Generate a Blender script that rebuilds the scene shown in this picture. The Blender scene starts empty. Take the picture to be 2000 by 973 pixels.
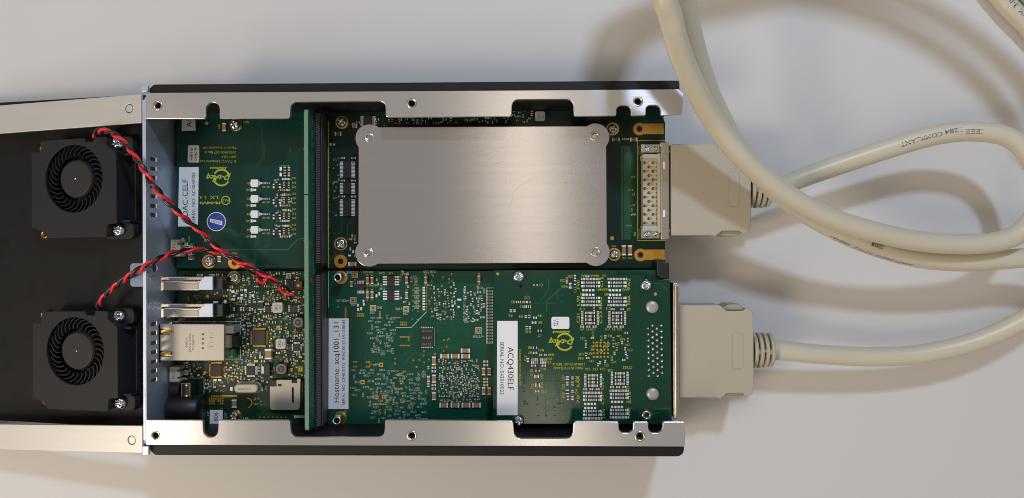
import bpy, bmesh, math, random
from mathutils import Vector, Matrix

# ------------------------------------------------------------------ camera, world, lamps
S = 0.00023            # metres per unit; one unit = one pixel of the photo on the rail plane (z = 0)
D = 1500.0             # camera distance in units
TILT = 0.0214; ROLL = 0.0029
TABLE = -215.0
ct, st = math.cos(TILT), math.sin(TILT)
ZA = Vector((st, 0, ct)); R0 = Vector((ct, 0, -st)); U0 = Vector((0, 1, 0))
RV = R0*math.cos(ROLL) - U0*math.sin(ROLL)
UV = R0*math.sin(ROLL) + U0*math.cos(ROLL)
CAM = ZA*D
sc = bpy.context.scene
cd = bpy.data.cameras.new('camera'); cam = bpy.data.objects.new('camera', cd)
sc.collection.objects.link(cam)
cd.sensor_width = 36; cd.lens = 36*D/2000; cd.clip_start = 0.01; cd.clip_end = 50
M = Matrix((RV, UV, ZA)).transposed().to_4x4(); M.translation = CAM*S
cam.matrix_world = M
sc.camera = cam

wd = bpy.data.worlds.new('World'); sc.world = wd; wd.use_nodes = True
nt = wd.node_tree
bg = nt.nodes['Background']
# dim room: a little lighter from the ceiling side, a little darker low down, warm
tc = nt.nodes.new('ShaderNodeTexCoord'); sx = nt.nodes.new('ShaderNodeSeparateXYZ')
rp = nt.nodes.new('ShaderNodeValToRGB')
nt.links.new(tc.outputs['Generated'], sx.inputs[0]); nt.links.new(sx.outputs['Z'], rp.inputs[0])
rp.color_ramp.elements[0].position = 0.0; rp.color_ramp.elements[0].color = (0.235, 0.20, 0.155, 1)
rp.color_ramp.elements[1].position = 0.9; rp.color_ramp.elements[1].color = (0.28, 0.25, 0.21, 1)
nt.links.new(rp.outputs[0], bg.inputs[0]); bg.inputs[1].default_value = 1.0

def lamp(name, loc, size, sizey, power, col, target=(0, 0, -100)):
    l = bpy.data.lights.new(name, 'AREA'); l.shape = 'RECTANGLE'; l.size = size*S; l.size_y = sizey*S
    l.energy = power; l.color = col
    o = bpy.data.objects.new(name, l); sc.collection.objects.link(o)
    o.location = Vector(loc)*S
    d = (Vector(target)-Vector(loc)).normalized()
    o.rotation_euler = d.to_track_quat('-Z', 'Y').to_euler()
    return o
lamp('window_light', (1290, 3200, 4300), 440, 400, 6.6, (0.60, 0.77, 1.0), (200, 0, -200))
lamp('warm_lamp', (-3700, -1700, 4400), 1400, 1400, 6.0, (1.0, 0.84, 0.64), (100, 0, -200))
lamp('ceiling_panel', (135, -1750, 4300), 400, 1500, .33, (1.0, 0.88, 0.68), (100, 0, -200))
lamp('ceiling_panel', (10, 700, 4300), 330, 1500, .24, (1.0, 0.88, 0.68), (100, 0, -200))
lamp('side_light', (-5200, -4600, 4600), 2800, 3000, 7.0, (1.0, 0.93, 0.85), (-300, 0, -200))
sc.view_settings.view_transform = 'Standard'; sc.view_settings.look = 'None'
sc.cycles.filter_width = 1.0
sc.view_settings.gamma = 1; sc.view_settings.exposure = 0

# ------------------------------------------------------------------ projection helpers
def ray(px, py):
    return RV*(px-1000) + UV*(486.5-py) - ZA*D
def P(px, py, z):
    d = ray(px, py); t = (z-CAM.z)/d.z
    return CAM + d*t
def K(z): return (D-z)/D
# the lid lies tilted: own frame, x to the right along the lid, y up the picture, z its normal
LTH = math.radians(12.0)
LX = Vector((math.cos(LTH), 0, math.sin(LTH))); LY = Vector((0, 1, 0)); LN = Vector((-math.sin(LTH), 0, math.cos(LTH)))
LO = P(277, 535, -50)
def PL(px, py, c):
    d = ray(px, py); t = ((LO+LN*c-CAM).dot(LN))/d.dot(LN)
    q = CAM+d*t-LO
    return Vector((q.dot(LX), q.dot(LY), q.dot(LN)))

# ------------------------------------------------------------------ materials
def lin(c): return tuple(((v/255)/12.92 if v/255 <= .04045 else ((v/255+.055)/1.055)**2.4) for v in c)
def mat(name, col, rough=.5, metal=0, spec=.5, noise=0, nscale=300, bump=0, bscale=2000, coat=0, srgb=True, alpha=None, stretch=(1, 1, 1), rvar=0, aniso=0):
    m = bpy.data.materials.new(name); m.use_nodes = True
    n = m.node_tree; b = n.nodes['Principled BSDF']
    c = lin(col) if srgb else col
    b.inputs['Base Color'].default_value = (*c, 1)
    b.inputs['Roughness'].default_value = rough; b.inputs['Metallic'].default_value = metal
    b.inputs['Specular IOR Level'].default_value = spec
    b.inputs['Coat Weight'].default_value = coat; b.inputs['Coat Roughness'].default_value = .15
    t = n.nodes.new('ShaderNodeTexCoord'); mp = n.nodes.new('ShaderNodeMapping')
    n.links.new(t.outputs['Object'], mp.inputs[0]); mp.inputs['Scale'].default_value = stretch
    if noise or rvar:
        nz = n.nodes.new('ShaderNodeTexNoise'); nz.inputs['Scale'].default_value = nscale; nz.inputs['Detail'].default_value = 5
        n.links.new(mp.outputs[0], nz.inputs[0])
    if noise:
        mx = n.nodes.new('ShaderNodeMix'); mx.data_type = 'RGBA'
        mx.inputs[6].default_value = (*[v*(1-noise) for v in c], 1); mx.inputs[7].default_value = (*[min(1, v*(1+noise)) for v in c], 1)
        n.links.new(nz.outputs[0], mx.inputs[0]); n.links.new(mx.outputs[2], b.inputs['Base Color'])
    if rvar:
        mr = n.nodes.new('ShaderNodeMapRange'); mr.inputs[3].default_value = rough-rvar; mr.inputs[4].default_value = rough+rvar
        mr.inputs[1].default_value = .3; mr.inputs[2].default_value = .7
        n.links.new(nz.outputs[0], mr.inputs[0]); n.links.new(mr.outputs[0], b.inputs['Roughness'])
    if bump:
        n2 = n.nodes.new('ShaderNodeTexNoise'); n2.inputs['Scale'].default_value = bscale; n2.inputs['Detail'].default_value = 4
        n.links.new(mp.outputs[0], n2.inputs[0])
        bp = n.nodes.new('ShaderNodeBump'); bp.inputs['Strength'].default_value = bump; bp.inputs['Distance'].default_value = .0001
        n.links.new(n2.outputs[0], bp.inputs['Height']); n.links.new(bp.outputs[0], b.inputs['Normal'])
    if aniso and metal == 1:
        g = n.nodes.new('ShaderNodeBsdfAnisotropic'); g.distribution = 'BECKMANN'; g.inputs['Color'].default_value = (*c, 1)
        g.inputs['Roughness'].default_value = rough; g.inputs['Anisotropy'].default_value = aniso
        cx = n.nodes.new('ShaderNodeCombineXYZ'); cx.inputs[0].default_value = 1; n.links.new(cx.outputs[0], g.inputs['Tangent'])
        if noise: n.links.new(mx.outputs[2], g.inputs['Color'])
        if bump: n.links.new(bp.outputs[0], g.inputs['Normal'])
        ad = n.nodes.new('ShaderNodeMixShader'); ad.inputs[0].default_value = .25; n.links.new(g.outputs[0], ad.inputs[1])
        df = n.nodes.new('ShaderNodeBsdfDiffuse'); df.inputs['Color'].default_value = (*[v*.9 for v in c], 1); n.links.new(df.outputs[0], ad.inputs[2])
        n.links.new(ad.outputs[0], n.nodes['Material Output'].inputs['Surface'])
    elif aniso:
        b.inputs['Anisotropic'].default_value = aniso
        cx = n.nodes.new('ShaderNodeCombineXYZ'); cx.inputs[1].default_value = 1
        n.links.new(cx.outputs[0], b.inputs['Tangent'])
    return m
MT = dict(
    table=mat('white_laminate', (210, 208, 209), .5, noise=.03, nscale=9, bump=.2, bscale=1800),
    alu=mat('brushed_aluminium', (222, 220, 222), .28, 1, noise=.07, nscale=500, bump=.25, bscale=700, stretch=(.03, 1, 1), aniso=.42),
    spreader=mat('brushed_spreader_aluminium', (200, 197, 200), .25, 1, noise=.07, nscale=400, bump=.15, bscale=600, stretch=(.03, 1, 1), aniso=.42),
    lidalu=mat('satin_lid_aluminium', (214, 212, 210), .42, .55, noise=.07, nscale=500, bump=.25, bscale=700, stretch=(.04, 1, 1)),
    steel=mat('zinc_steel', (192, 204, 226), .5, .75, noise=.12, nscale=60, rvar=.08),
    black=mat('black_paint', (22, 22, 25), .55, spec=.3, noise=.25, nscale=900, bump=.25, bscale=5000),
    lidblack=mat('black_lid_paint', (21, 21, 23), .55, spec=.22, rvar=.15, noise=.2, nscale=70, bump=.3, bscale=4500),
    cavity=mat('black_anodised', (14, 14, 15), .7),
    fan=mat('black_fan_plastic', (40, 40, 43), .5, spec=.22, noise=.1, nscale=500, bump=.3, bscale=4000),
    blade=mat('black_rotor_plastic', (32, 32, 34), .4, spec=.35),
    hub=mat('grey_hub_sticker', (46, 46, 48), .5, spec=.25),
    pcb=mat('green_solder_mask', (5, 54, 47), .30, spec=.35, noise=.30, nscale=140, bump=.10, bscale=2500),
    pcb2=mat('green_solder_mask_bright', (5, 70, 54), .28, spec=.35, noise=.22, nscale=120, bump=.10, bscale=2500),
    pcbdark=mat('dark_green_solder_mask', (7, 42, 34), .32, spec=.28, noise=.35, nscale=120, bump=.10, bscale=2500),
    pcbolive=mat('olive_green_solder_mask', (18, 52, 34), .3, spec=.28, noise=.35, nscale=200, bump=.1, bscale=2500),
    pcbglossy=mat('glossy_green_solder_mask', (6, 60, 44), .13, spec=.55, noise=.2, nscale=120, bump=.02, bscale=2500),
    steeltab=mat('dull_zinc_tab', (122, 132, 158), .5, .6, noise=.12, nscale=60),
    capplas=mat('dark_grey_connector_cap', (74, 70, 76), .45),
    pcbteal=mat('teal_solder_mask', (14, 100, 84), .35, spec=.3, noise=.2, nscale=200),
    edge=mat('fibreglass_edge', (104, 140, 112), .55, noise=.15, nscale=500),
    edge2=mat('fibreglass_edge_green', (58, 120, 66), .5, noise=.15, nscale=500),
    trace=mat('trace_green', (12, 82, 56), .3, spec=.5),
    trace2=mat('trace_olive', (34, 92, 50), .3, spec=.5),
    silkw=mat('white_silkscreen', (190, 200, 194), .6),
    silky=mat('yellow_silkscreen', (178, 182, 36), .6),
    gold=mat('gold_plating', (225, 172, 80), .3, 1, noise=.15, nscale=900),
    goldp=mat('gold_pad', (205, 158, 62), .42, .6),
    solder=mat('solder_tin', (215, 218, 222), .25, 1, bump=.3, bscale=4000),
    tin=mat('tin_terminal', (236, 236, 240), .35, .15),
    chrome=mat('zinc_screw', (205, 210, 222), .18, 1, noise=.2, nscale=2500, bump=.3, bscale=3000),
    nickel=mat('nickel_shell', (200, 193, 182), .28, 1, noise=.1, nscale=300, stretch=(.2, 1, 1)),
    jack=mat('tinned_jack_shell', (172, 169, 163), .5, .7, noise=.08, nscale=250),
    ic=mat('black_epoxy', (28, 28, 30), .5, noise=.15, nscale=2000),
    plastic=mat('black_connector_plastic', (22, 22, 24), .45),
    ridge=mat('grey_connector_plastic', (128, 122, 130), .45),
    captan=mat('ceramic_tan', (160, 122, 84), .45, noise=.1, nscale=900),
    capbr=mat('ceramic_brown', (120, 82, 56), .45),
    capgr=mat('ceramic_grey', (140, 134, 126), .45),
    resist=mat('resistor_black', (30, 28, 32), .4),
    white=mat('white_ceramic', (232, 232, 234), .5),
    cream=mat('cream_plastic', (184, 178, 160), .5, noise=.06, nscale=500),
    indsil=mat('moulded_inductor_silver', (178, 176, 172), .4, .4, noise=.1, nscale=1500),
    label=mat('label_paper', (234, 235, 240), .55, noise=.02, nscale=100),
    ink=mat('black_ink', (22, 22, 30), .6),
    inkblue=mat('dark_blue_ink', (42, 42, 82), .6),
    inkbrown=mat('faint_brown_ink', (120, 104, 84), .6),
    bluest=mat('blue_sticker', (20, 58, 158), .4),
    plug=mat('beige_plug_plastic', (180, 171, 155), .5, noise=.04, nscale=80, bump=.12, bscale=5000),
    plugd=mat('beige_plug_edge', (164, 155, 138), .5),
    cable=mat('beige_cable_jacket', (203, 196, 177), .38, noise=.04, nscale=30, bump=.06, bscale=1500),
    red=mat('red_wire_insulation', (226, 30, 38), .35, coat=.2),
    blk=mat('black_wire_insulation', (22, 24, 34), .32, coat=.3),
    flat=mat('white_pin', (240, 240, 240), .4),
    hole=mat('dark_hole', (8, 8, 8), .8),
    amber=mat('amber_part', (190, 110, 50), .4),
    green=mat('green_part', (50, 120, 80), .4),
    brown=mat('brown_plastic', (80, 50, 30), .5),
)

# ------------------------------------------------------------------ building helpers
col = sc.collection
BASE = {}
def tag(o, label=None, cat=None, group=None, kind=None):
    if label: o['label'] = label
    if cat: o['category'] = cat
    if group: o['group'] = group
    if kind: o['kind'] = kind
    return o
def thing(name, base, label, cat, group=None, rot=(0, 0, 0), local=False):
    o = bpy.data.objects.new(name, None); col.objects.link(o)
    o.empty_display_size = .005
    o.location = Vector(base)*S; o.rotation_euler = rot
    BASE[o.name] = Vector((0, 0, 0)) if local else Vector(base)
    return tag(o, label, cat, group)

_ccache = {}
def curve_mesh(loops, thick, bevel=0, key=None):
    """flat shape with holes -> (verts, faces), z from 0 to thick"""
    if key is not None and key in _ccache: return _ccache[key]
    c = bpy.data.curves.new('c', 'CURVE'); c.dimensions = '2D'; c.fill_mode = 'BOTH'
    for L in loops:
        s = c.splines.new('POLY'); s.points.add(len(L)-1); s.use_cyclic_u = True
        for i, p in enumerate(L): s.points[i].co = (p[0], p[1], 0, 1)
    c.extrude = max(thick/2-bevel, 0); c.bevel_depth = bevel; c.bevel_resolution = 1; c.offset = -bevel
    o = bpy.data.objects.new('c', c); col.objects.link(o)
    dg = bpy.context.evaluated_depsgraph_get()
    m = bpy.data.meshes.new_from_object(o.evaluated_get(dg))
    r = ([(v.co.x, v.co.y, v.co.z+thick/2) for v in m.vertices], [tuple(p.vertices) for p in m.polygons])
    bpy.data.objects.remove(o); bpy.data.curves.remove(c); bpy.data.meshes.remove(m)
    if key is not None: _ccache[key] = r
    return r
_tcache = {}
def glyphs(s, res=2, shear=0, bold=0):
    k = (s, res, shear, bold)
    if k in _tcache: return _tcache[k]
    c = bpy.data.curves.new('t', 'FONT'); c.body = s; c.size = 1; c.resolution_u = res; c.shear = shear; c.offset = bold
    c.fill_mode = 'FRONT'
    o = bpy.data.objects.new('t', c); col.objects.link(o)
    dg = bpy.context.evaluated_depsgraph_get()
    m = bpy.data.meshes.new_from_object(o.evaluated_get(dg))
    vs = [(v.co.x, v.co.y) for v in m.vertices]; fs = [tuple(p.vertices) for p in m.polygons]
    bpy.data.objects.remove(o); bpy.data.curves.remove(c); bpy.data.meshes.remove(m)
    x0 = min(v[0] for v in vs); x1 = max(v[0] for v in vs)
    ym = .35
    r = ([((x-x0)/(x1-x0)-.5, (y-ym)/.7) for x, y in vs], fs)
    _tcache[k] = r
    return r

def rpoly(pts, n=5):
    """polygon with rounded corners: points (x, y, r)"""
    out = []
    N = len(pts)
    for i, p in enumerate(pts):
        r = p[2] if len(p) > 2 else 0
        c = Vector(p[:2])
        if r <= 0: out.append(tuple(c)); continue
        a = Vector(pts[i-1][:2])-c; b = Vector(pts[(i+1) % N][:2])-c
        la, lb = a.length, b.length
        a.normalize(); b.normalize()
        ang = a.angle(b); d = min(r/math.tan(ang/2), la*.49, lb*.49); rr = d*math.tan(ang/2)
        s0 = c+a*d; e0 = c+b*d
        m = (a+b).normalized(); ctr = c+m*(rr/math.sin(ang/2))
        v0 = s0-ctr; v1 = e0-ctr
        a0 = math.atan2(v0.y, v0.x); a1 = math.atan2(v1.y, v1.x)
        da = (a1-a0+math.pi) % (2*math.pi)-math.pi
        for k in range(n+1):
            t = a0+da*k/n; out.append((ctr.x+rr*math.cos(t), ctr.y+rr*math.sin(t)))
    return out
def circ(cx, cy, r, n=24, ry=None):
    ry = ry or r
    return [(cx+r*math.cos(2*math.pi*k/n), cy+ry*math.sin(2*math.pi*k/n)) for k in range(n)]
def rect(x0, y0, x1, y1, r=0, n=4):
    return rpoly([(x0, y0, r), (x1, y0, r), (x1, y1, r), (x0, y1, r)], n)

class MB:
    def __init__(s): s.v = []; s.f = []; s.m = []; s.sm = []
    def add(s, vs, fs, mi=0, smooth=False):
        o = len(s.v); s.v += [tuple(v) for v in vs]
        for f in fs: s.f.append(tuple(i+o for i in f)); s.m.append(mi); s.sm.append(smooth)
        return s
    def box(s, x0, y0, x1, y1, z0, z1, mi=0, bottom=True):
        if x0 > x1: x0, x1 = x1, x0
        if y0 > y1: y0, y1 = y1, y0
        v = [(x0, y0, z0), (x1, y0, z0), (x1, y1, z0), (x0, y1, z0), (x0, y0, z1), (x1, y0, z1), (x1, y1, z1), (x0, y1, z1)]
        f = [(4, 5, 6, 7), (0, 1, 5, 4), (1, 2, 6, 5), (2, 3, 7, 6), (3, 0, 4, 7)]
        if bottom: f.append((3, 2, 1, 0))
        return s.add(v, f, mi)
    def pbox(s, px0, py0, px1, py1, z0, z1, mi=0, bottom=True):
        a = P(px0, py0, z1); b = P(px1, py1, z1)
        return s.box(a.x, a.y, b.x, b.y, z0, z1, mi, bottom)
    def lathe(s, cx, cy, prof, n=24, mi=0, smooth=True, axis='z', cz=0):
        vs = []; fs = []
        for (r, z) in prof:
            for k in range(n):
                a = 2*math.pi*k/n
                if axis == 'z': vs.append((cx+r*math.cos(a), cy+r*math.sin(a), z))
                else: vs.append((z, cy+r*math.cos(a), cz+r*math.sin(a)))
        for i in range(len(prof)-1):
            for k in range(n):
                k2 = (k+1) % n
                q = (i*n+k, i*n+k2, (i+1)*n+k2, (i+1)*n+k)
                fs.append(q if axis == 'z' else q[::-1])
        return s.add(vs, fs, mi, smooth)
    def cyl(s, cx, cy, r, z0, z1, n=20, mi=0, r1=None, smooth=False):
        r1 = r if r1 is None else r1
        o = len(s.v)
        s.v += [(cx+r*math.cos(2*math.pi*k/n), cy+r*math.sin(2*math.pi*k/n), z0) for k in range(n)]
        s.v += [(cx+r1*math.cos(2*math.pi*k/n), cy+r1*math.sin(2*math.pi*k/n), z1) for k in range(n)]
        for k in range(n):
            k2 = (k+1) % n; s.f.append((o+k, o+k2, o+n+k2, o+n+k)); s.m.append(mi); s.sm.append(smooth)
        s.f.append(tuple(range(o+n, o+2*n))); s.m.append(mi); s.sm.append(False)
        return s
    def plate(s, loops, z0, z1, mi=0, bevel=0):
        vs, fs = curve_mesh(loops, z1-z0, bevel)
        return s.add([(x, y, z+z0) for x, y, z in vs], fs, mi)
    def pplate(s, loops, z0, z1, mi=0, bevel=0):
        return s.plate([[tuple(P(x, y, z1)[:2]) for x, y in L] for L in loops], z0, z1, mi, bevel)
    # flat prints, in photo pixels, on height z
    def ppoly(s, pts, z, mi=0):
        vs = [tuple(P(x, y, z)) for x, y in pts]
        a = sum(vs[i][0]*vs[(i+1) % len(vs)][1]-vs[(i+1) % len(vs)][0]*vs[i][1] for i in range(len(vs)))
        if a < 0: vs = vs[::-1]
        return s.add(vs, [tuple(range(len(vs)))], mi)
    def prect(s, x0, y0, x1, y1, z, mi=0): return s.ppoly([(x0, y0), (x1, y0), (x1, y1), (x0, y1)], z, mi)
    def pdisc(s, x, y, r, z, mi=0, n=12): return s.ppoly(circ(x, y, r, n), z, mi)
    def pring(s, x, y, r0, r1, z, mi=0, n=20, a0=0, a1=360):
        vs = []; fs = []
        for k in range(n+1):
            a = math.radians(a0+(a1-a0)*k/n)
            vs.append(tuple(P(x+r0*math.cos(a), y-r0*math.sin(a), z))); vs.append(tuple(P(x+r1*math.cos(a), y-r1*math.sin(a), z)))
        for k in range(n): fs.append((2*k, 2*k+1, 2*k+3, 2*k+2))
        return s.add(vs, fs, mi)
    def pframe(s, x0, y0, x1, y1, w, z, mi=0):
        s.prect(x0, y0, x1, y0+w, z, mi); s.prect(x0, y1-w, x1, y1, z, mi)
        s.prect(x0, y0+w, x0+w, y1-w, z, mi); s.prect(x1-w, y0+w, x1, y1-w, z, mi); return s
    def pstrip(s, pts, w, z, mi=0):
        for (ax, ay), (bx, by) in zip(pts[:-1], pts[1:]):
            d = Vector((bx-ax, by-ay)); l = d.length
            if l < .01: continue
            d /= l; n = Vector((-d.y, d.x))*w/2; e = d*w*.2
            s.ppoly([(ax-e.x+n.x, ay-e.y+n.y), (bx+e.x+n.x, by+e.y+n.y), (bx+e.x-n.x, by+e.y-n.y), (ax-e.x-n.x, ay-e.y-n.y)], z, mi)
        return s
    def ptext(s, t, x, y, length, cap, z, rot=0, mi=0, res=2, shear=0, bold=0):
        """text centred on photo pixel x, y; rot in degrees counter-clockwise"""
        vs, fs = glyphs(t, res, shear, bold)
        c, q = math.cos(math.radians(rot)), math.sin(math.radians(rot))
        o = []
        for a, b in vs:
            a *= length; b *= cap
            o.append(tuple(P(x+a*c-b*q, y-(a*q+b*c), z)))
        return s.add(o, fs, mi)
    def build(s, name, mats, parent=None, bevel=0, segs=1, kind=None, label=None, cat=None, group=None, xf=None):
        if not isinstance(mats, (list, tuple)): mats = [mats]
        xs = [v[0] for v in s.v]; ys = [v[1] for v in s.v]; zs = [v[2] for v in s.v]
        c = Vector(((min(xs)+max(xs))/2, (min(ys)+max(ys))/2, min(zs)))
        me = bpy.data.meshes.new(name)
        me.from_pydata([((v[0]-c.x)*S, (v[1]-c.y)*S, (v[2]-c.z)*S) for v in s.v], [], s.f)
        for m in mats: me.materials.append(MT[m])
        me.polygons.foreach_set('material_index', s.m); me.polygons.foreach_set('use_smooth', s.sm)
        me.update()
        o = bpy.data.objects.new(name, me); col.objects.link(o)
        BASE[o.name] = c
        if parent: o.parent = parent; o.location = (c-BASE[parent.name])*S
        else: o.location = c*S
        if bevel:
            b = o.modifiers.new('bevel', 'BEVEL'); b.width = bevel*S; b.segments = segs; b.limit_method = 'ANGLE'; b.angle_limit = math.radians(40)
        return tag(o, label, cat, group, kind)

_shared = {}
def inst(key, name, mats, fill, pos, parent, bevel=0, segs=1, rotz=0):
    """part with shared mesh; fill(mb) builds it about the origin"""
    if key not in _shared:
        mb = MB(); fill(mb)
        me = bpy.data.meshes.new(name)
        me.from_pydata([(v[0]*S, v[1]*S, v[2]*S) for v in mb.v], [], mb.f)
        for m in mats: me.materials.append(MT[m])
        me.polygons.foreach_set('material_index', mb.m); me.polygons.foreach_set('use_smooth', mb.sm); me.update()
        _shared[key] = me
    o = bpy.data.objects.new(name, _shared[key]); col.objects.link(o)
    pos = Vector(pos); BASE[o.name] = pos
    o.parent = parent; o.location = (pos-BASE[parent.name])*S; o.rotation_euler = (0, 0, rotz)
    if bevel:
        b = o.modifiers.new('bevel', 'BEVEL'); b.width = bevel*S; b.segments = segs; b.limit_method = 'ANGLE'
    return o

def screw_fill(r, h):
    def f(mb):
        n, rings = 32, 9
        mb.lathe(0, 0, [(r*.97, -h*.6), (r, h*.15)], n, 0)
        vs = []; fs = []
        for i in range(rings+1):
            rr = r*(1-i/rings) if i < rings else 0.001
            for k in range(n):
                a = 2*math.pi*k/n; x, y = rr*math.cos(a), rr*math.sin(a)
                z = h*.15+h*.85*math.sqrt(max(0, 1-(rr/r)**2))
                d = min(abs(x), abs(y))/r; far = max(abs(x), abs(y))/r
                if d < .15 and far < .62: z -= h*.75*(1-(far/.62)**2*.6)
                vs.append((x, y, z))
        for i in range(rings):
            for k in range(n):
                k2 = (k+1) % n; fs.append((i*n+k, i*n+k2, (i+1)*n+k2, (i+1)*n+k))
        mb.add(vs, fs, 0, True)
    return f
def screw(parent, px, py, z, r=10, h=7, rot=.4, name='screw'):
    p = P(px, py, z+h)
    return inst(('screw', r, h), name, ['chrome'], screw_fill(r, h), (p.x, p.y, z+h*.6), parent, rotz=rot)

# ------------------------------------------------------------------ table
mb = MB(); mb.add([(-9000, -9000, TABLE), (9000, -9000, TABLE), (9000, 9000, TABLE), (-9000, 9000, TABLE)], [(0, 1, 2, 3)])
mb.build('table_top', 'table', kind='structure')

# ------------------------------------------------------------------ chassis
c0 = P(810, 527, -212); c0.z = -212
chassis = thing('equipment_case', c0, 'open black metal equipment case with bare aluminium rails holding the circuit boards', 'case')
TOPRAIL = [(285, 181.5, 1), (285, 232, 1.5), (401, 232, 3), (401, 200, 14), (429, 200, 14), (429, 231.5, 3), (566, 231.5, 6), (567.5, 199, 13), (753, 197.5, 13), (753.5, 229, 5),
           (999, 227, 5), (1000, 194, 14), (1119, 193, 14), (1121, 226.5, 3), (1203.5, 226, 3), (1204, 206, 14), (1232, 206, 14), (1232.5, 226, 3), (1261, 225.5, 3), (1261, 205.5, 14), (1290, 205, 14),
           (1290.5, 226, 3), (1332, 223, 2), (1335, 183, 2), (1326, 174.5, 1)]
BOTRAIL = [(285, 821, 1), (285, 869, 1), (1338, 872.5, 3), (1338.5, 824, 3), (1294.5, 824, 3), (1294, 846, 14), (1266, 846, 14), (1266, 824, 3), (1237, 824, 3), (1237, 846, 14), (1208.5, 846, 14), (1208, 824, 3),
           (1121, 823, 5), (1118, 857, 14), (1005, 857, 14), (1002, 822.5, 5), (752, 821, 3), (751, 854, 13), (569, 854.5, 13), (566, 821.5, 6), (427, 821, 5), (425, 854.5, 14), (397.5, 854.5, 14), (396, 821, 5)]
def rail(pts, holes):
    out = rpoly(pts, 7)
    mb = MB(); mb.pplate([out]+[circ(x, y, r, 20) for x, y, r in holes], -9, 0, 0, .8)
    r = mb.build('side_rail', ['alu'], chassis)
    for x, y, rr in holes:
        b = MB(); q = P(x, y, 0)
        b.lathe(q.x, q.y, [(rr*1.12, .2), (rr*1.08, 1.0), (rr*.8, 1.0), (rr*.62, -2), (rr*.6, -14)], 22, 0)
        b.cyl(q.x, q.y, rr*.62, -16, -14, 16, 1)
        b.build('threaded_insert', ['nickel', 'hole'], r)
    return r
rail(TOPRAIL, [(308, 206, 8.5), (804, 202, 9), (1246, 198.5, 9)])
rail(BOTRAIL, [(303.5, 851, 9), (804.5, 851, 9), (1250, 852.5, 9.5)])
# black shell: side walls and floor
yt0 = P(700, 162, -12).y; yt1 = P(700, 199, 0).y
yb0 = P(700, 890, -12).y; yb1 = P(700, 854, 0).y
xl = P(287, 500, 0).x; xr = P(1334, 500, 0).x
mb = MB(); mb.plate([rpoly([(xl, yt1), (xl, yt0-9), (xl+9, yt0, 6), (xr-4, yt0, 4), (xr-2, yt1)], 5)], TABLE+4, -9.6, 0, 3)
mb.build('side_wall', ['black'], chassis)
mb = MB(); mb.plate([rpoly([(xl, yb1), (xr+2, yb1), (xr+4, yb0, 14), (xl+9, yb0, 6), (xl, yb0+9)], 6)], TABLE+4, -9.6, 0, 3)
mb.build('side_wall', ['black'], chassis)
mb = MB(); mb.box(xl, yb1+1, P(1306, 500, -140).x, yt1-1, TABLE+3, TABLE+10); mb.build('case_floor', ['cavity'], chassis)
# end panel: bright zinc steel with vent slots and port openings (upright, at the left)
wx = P(279, 500, 0).x; wt = 6.5
def wall_yz(y0p, y1p, z0, z1):     # opening given by photo rows at the wall's px for its mid height
    zm = (z0+z1)/2
    def yy(py): return P(1000+wx*D/(D-zm), py, zm).y
    return (yy(y1p), z0, yy(y0p), z1)
ys = [P(290, q, -30).y for q in (311, 329.5, 347, 365, 383.5, 402.5, 420, 633, 651, 670, 688, 707, 725, 743)]
vent = [(y-4, -44, y+4, -18) for y in ys]
ports = [(P(330, 569, -75).y, -108, P(330, 540, -75).y, -62), (P(330, 622, -75).y, -108, P(330, 593, -75).y, -62), (P(330, 706, -75).y, -108, P(330, 632, -75).y, -50)]
wy0, wy1 = yb1-14, yt1+14
loops = [rpoly([(wy0, -206), (wy1, -206), (wy1, 0, 6), (wy0, 0, 6)], 4)]+[[(a, b), (c, b), (c, d), (a, d)] for a, b, c, d in vent+ports]
loops.append(circ(P(300, 524, -45).y, -36, 8, 16, 11))
vs, fs = curve_mesh(loops, 2.4, .3)
mb = MB(); mb.add([(wx+wt-2.4+t, y, z) for y, z, t in vs], fs)
lp = MB(); lp.box(wx, wy0+7, wx+wt-2.6, wy1-7, -3.2, -.3)
tabmb = MB(); tabmb.plate([rect(wx-30, P(258, 560, -12).y, wx+3, P(258, 514, -12).y, 7), circ(P(258, 537, -10).x, P(258, 537, -10).y, 4, 12)], -13, -8, 0, .6)
mb.build('end_panel', ['steel'], chassis); tabmb.build('hinge_tab', ['steeltab'], chassis); lp.build('panel_hem', ['steel'], chassis)
mb = MB()   # folded top lips of the panel beyond each rail
for (a, b) in ((166, 180), (871, 889)):
    mb = MB(); q = P(283, a, -3); w = P(283, b, -3)
    mb.plate([rect(wx-3, w.y, wx+10, q.y, 3)], -9, -1, 0, 1)
    mb.build('panel_lip', ['steel'], chassis)
# centre divider strip and rubber post
ZB = -115
mb = MB(); mb.pbox(346, 523.5, 1284, 530, -190, ZB-10); mb.build('centre_rib', ['cavity'], chassis)
mb = MB(); a = P(1283, 545, -70); b = P(1307, 506, -70)
mb.plate([rpoly([(a.x, a.y+8, 3), (a.x+9, a.y, 3), (b.x, a.y, 3), (b.x, b.y-6, 3), (b.x-12, b.y-6, 2), (b.x-14, b.y, 2), (a.x, b.y, 4)])], -205, -70, 0, 2)
mb.build('rubber_post', ['plastic'], chassis)

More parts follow.
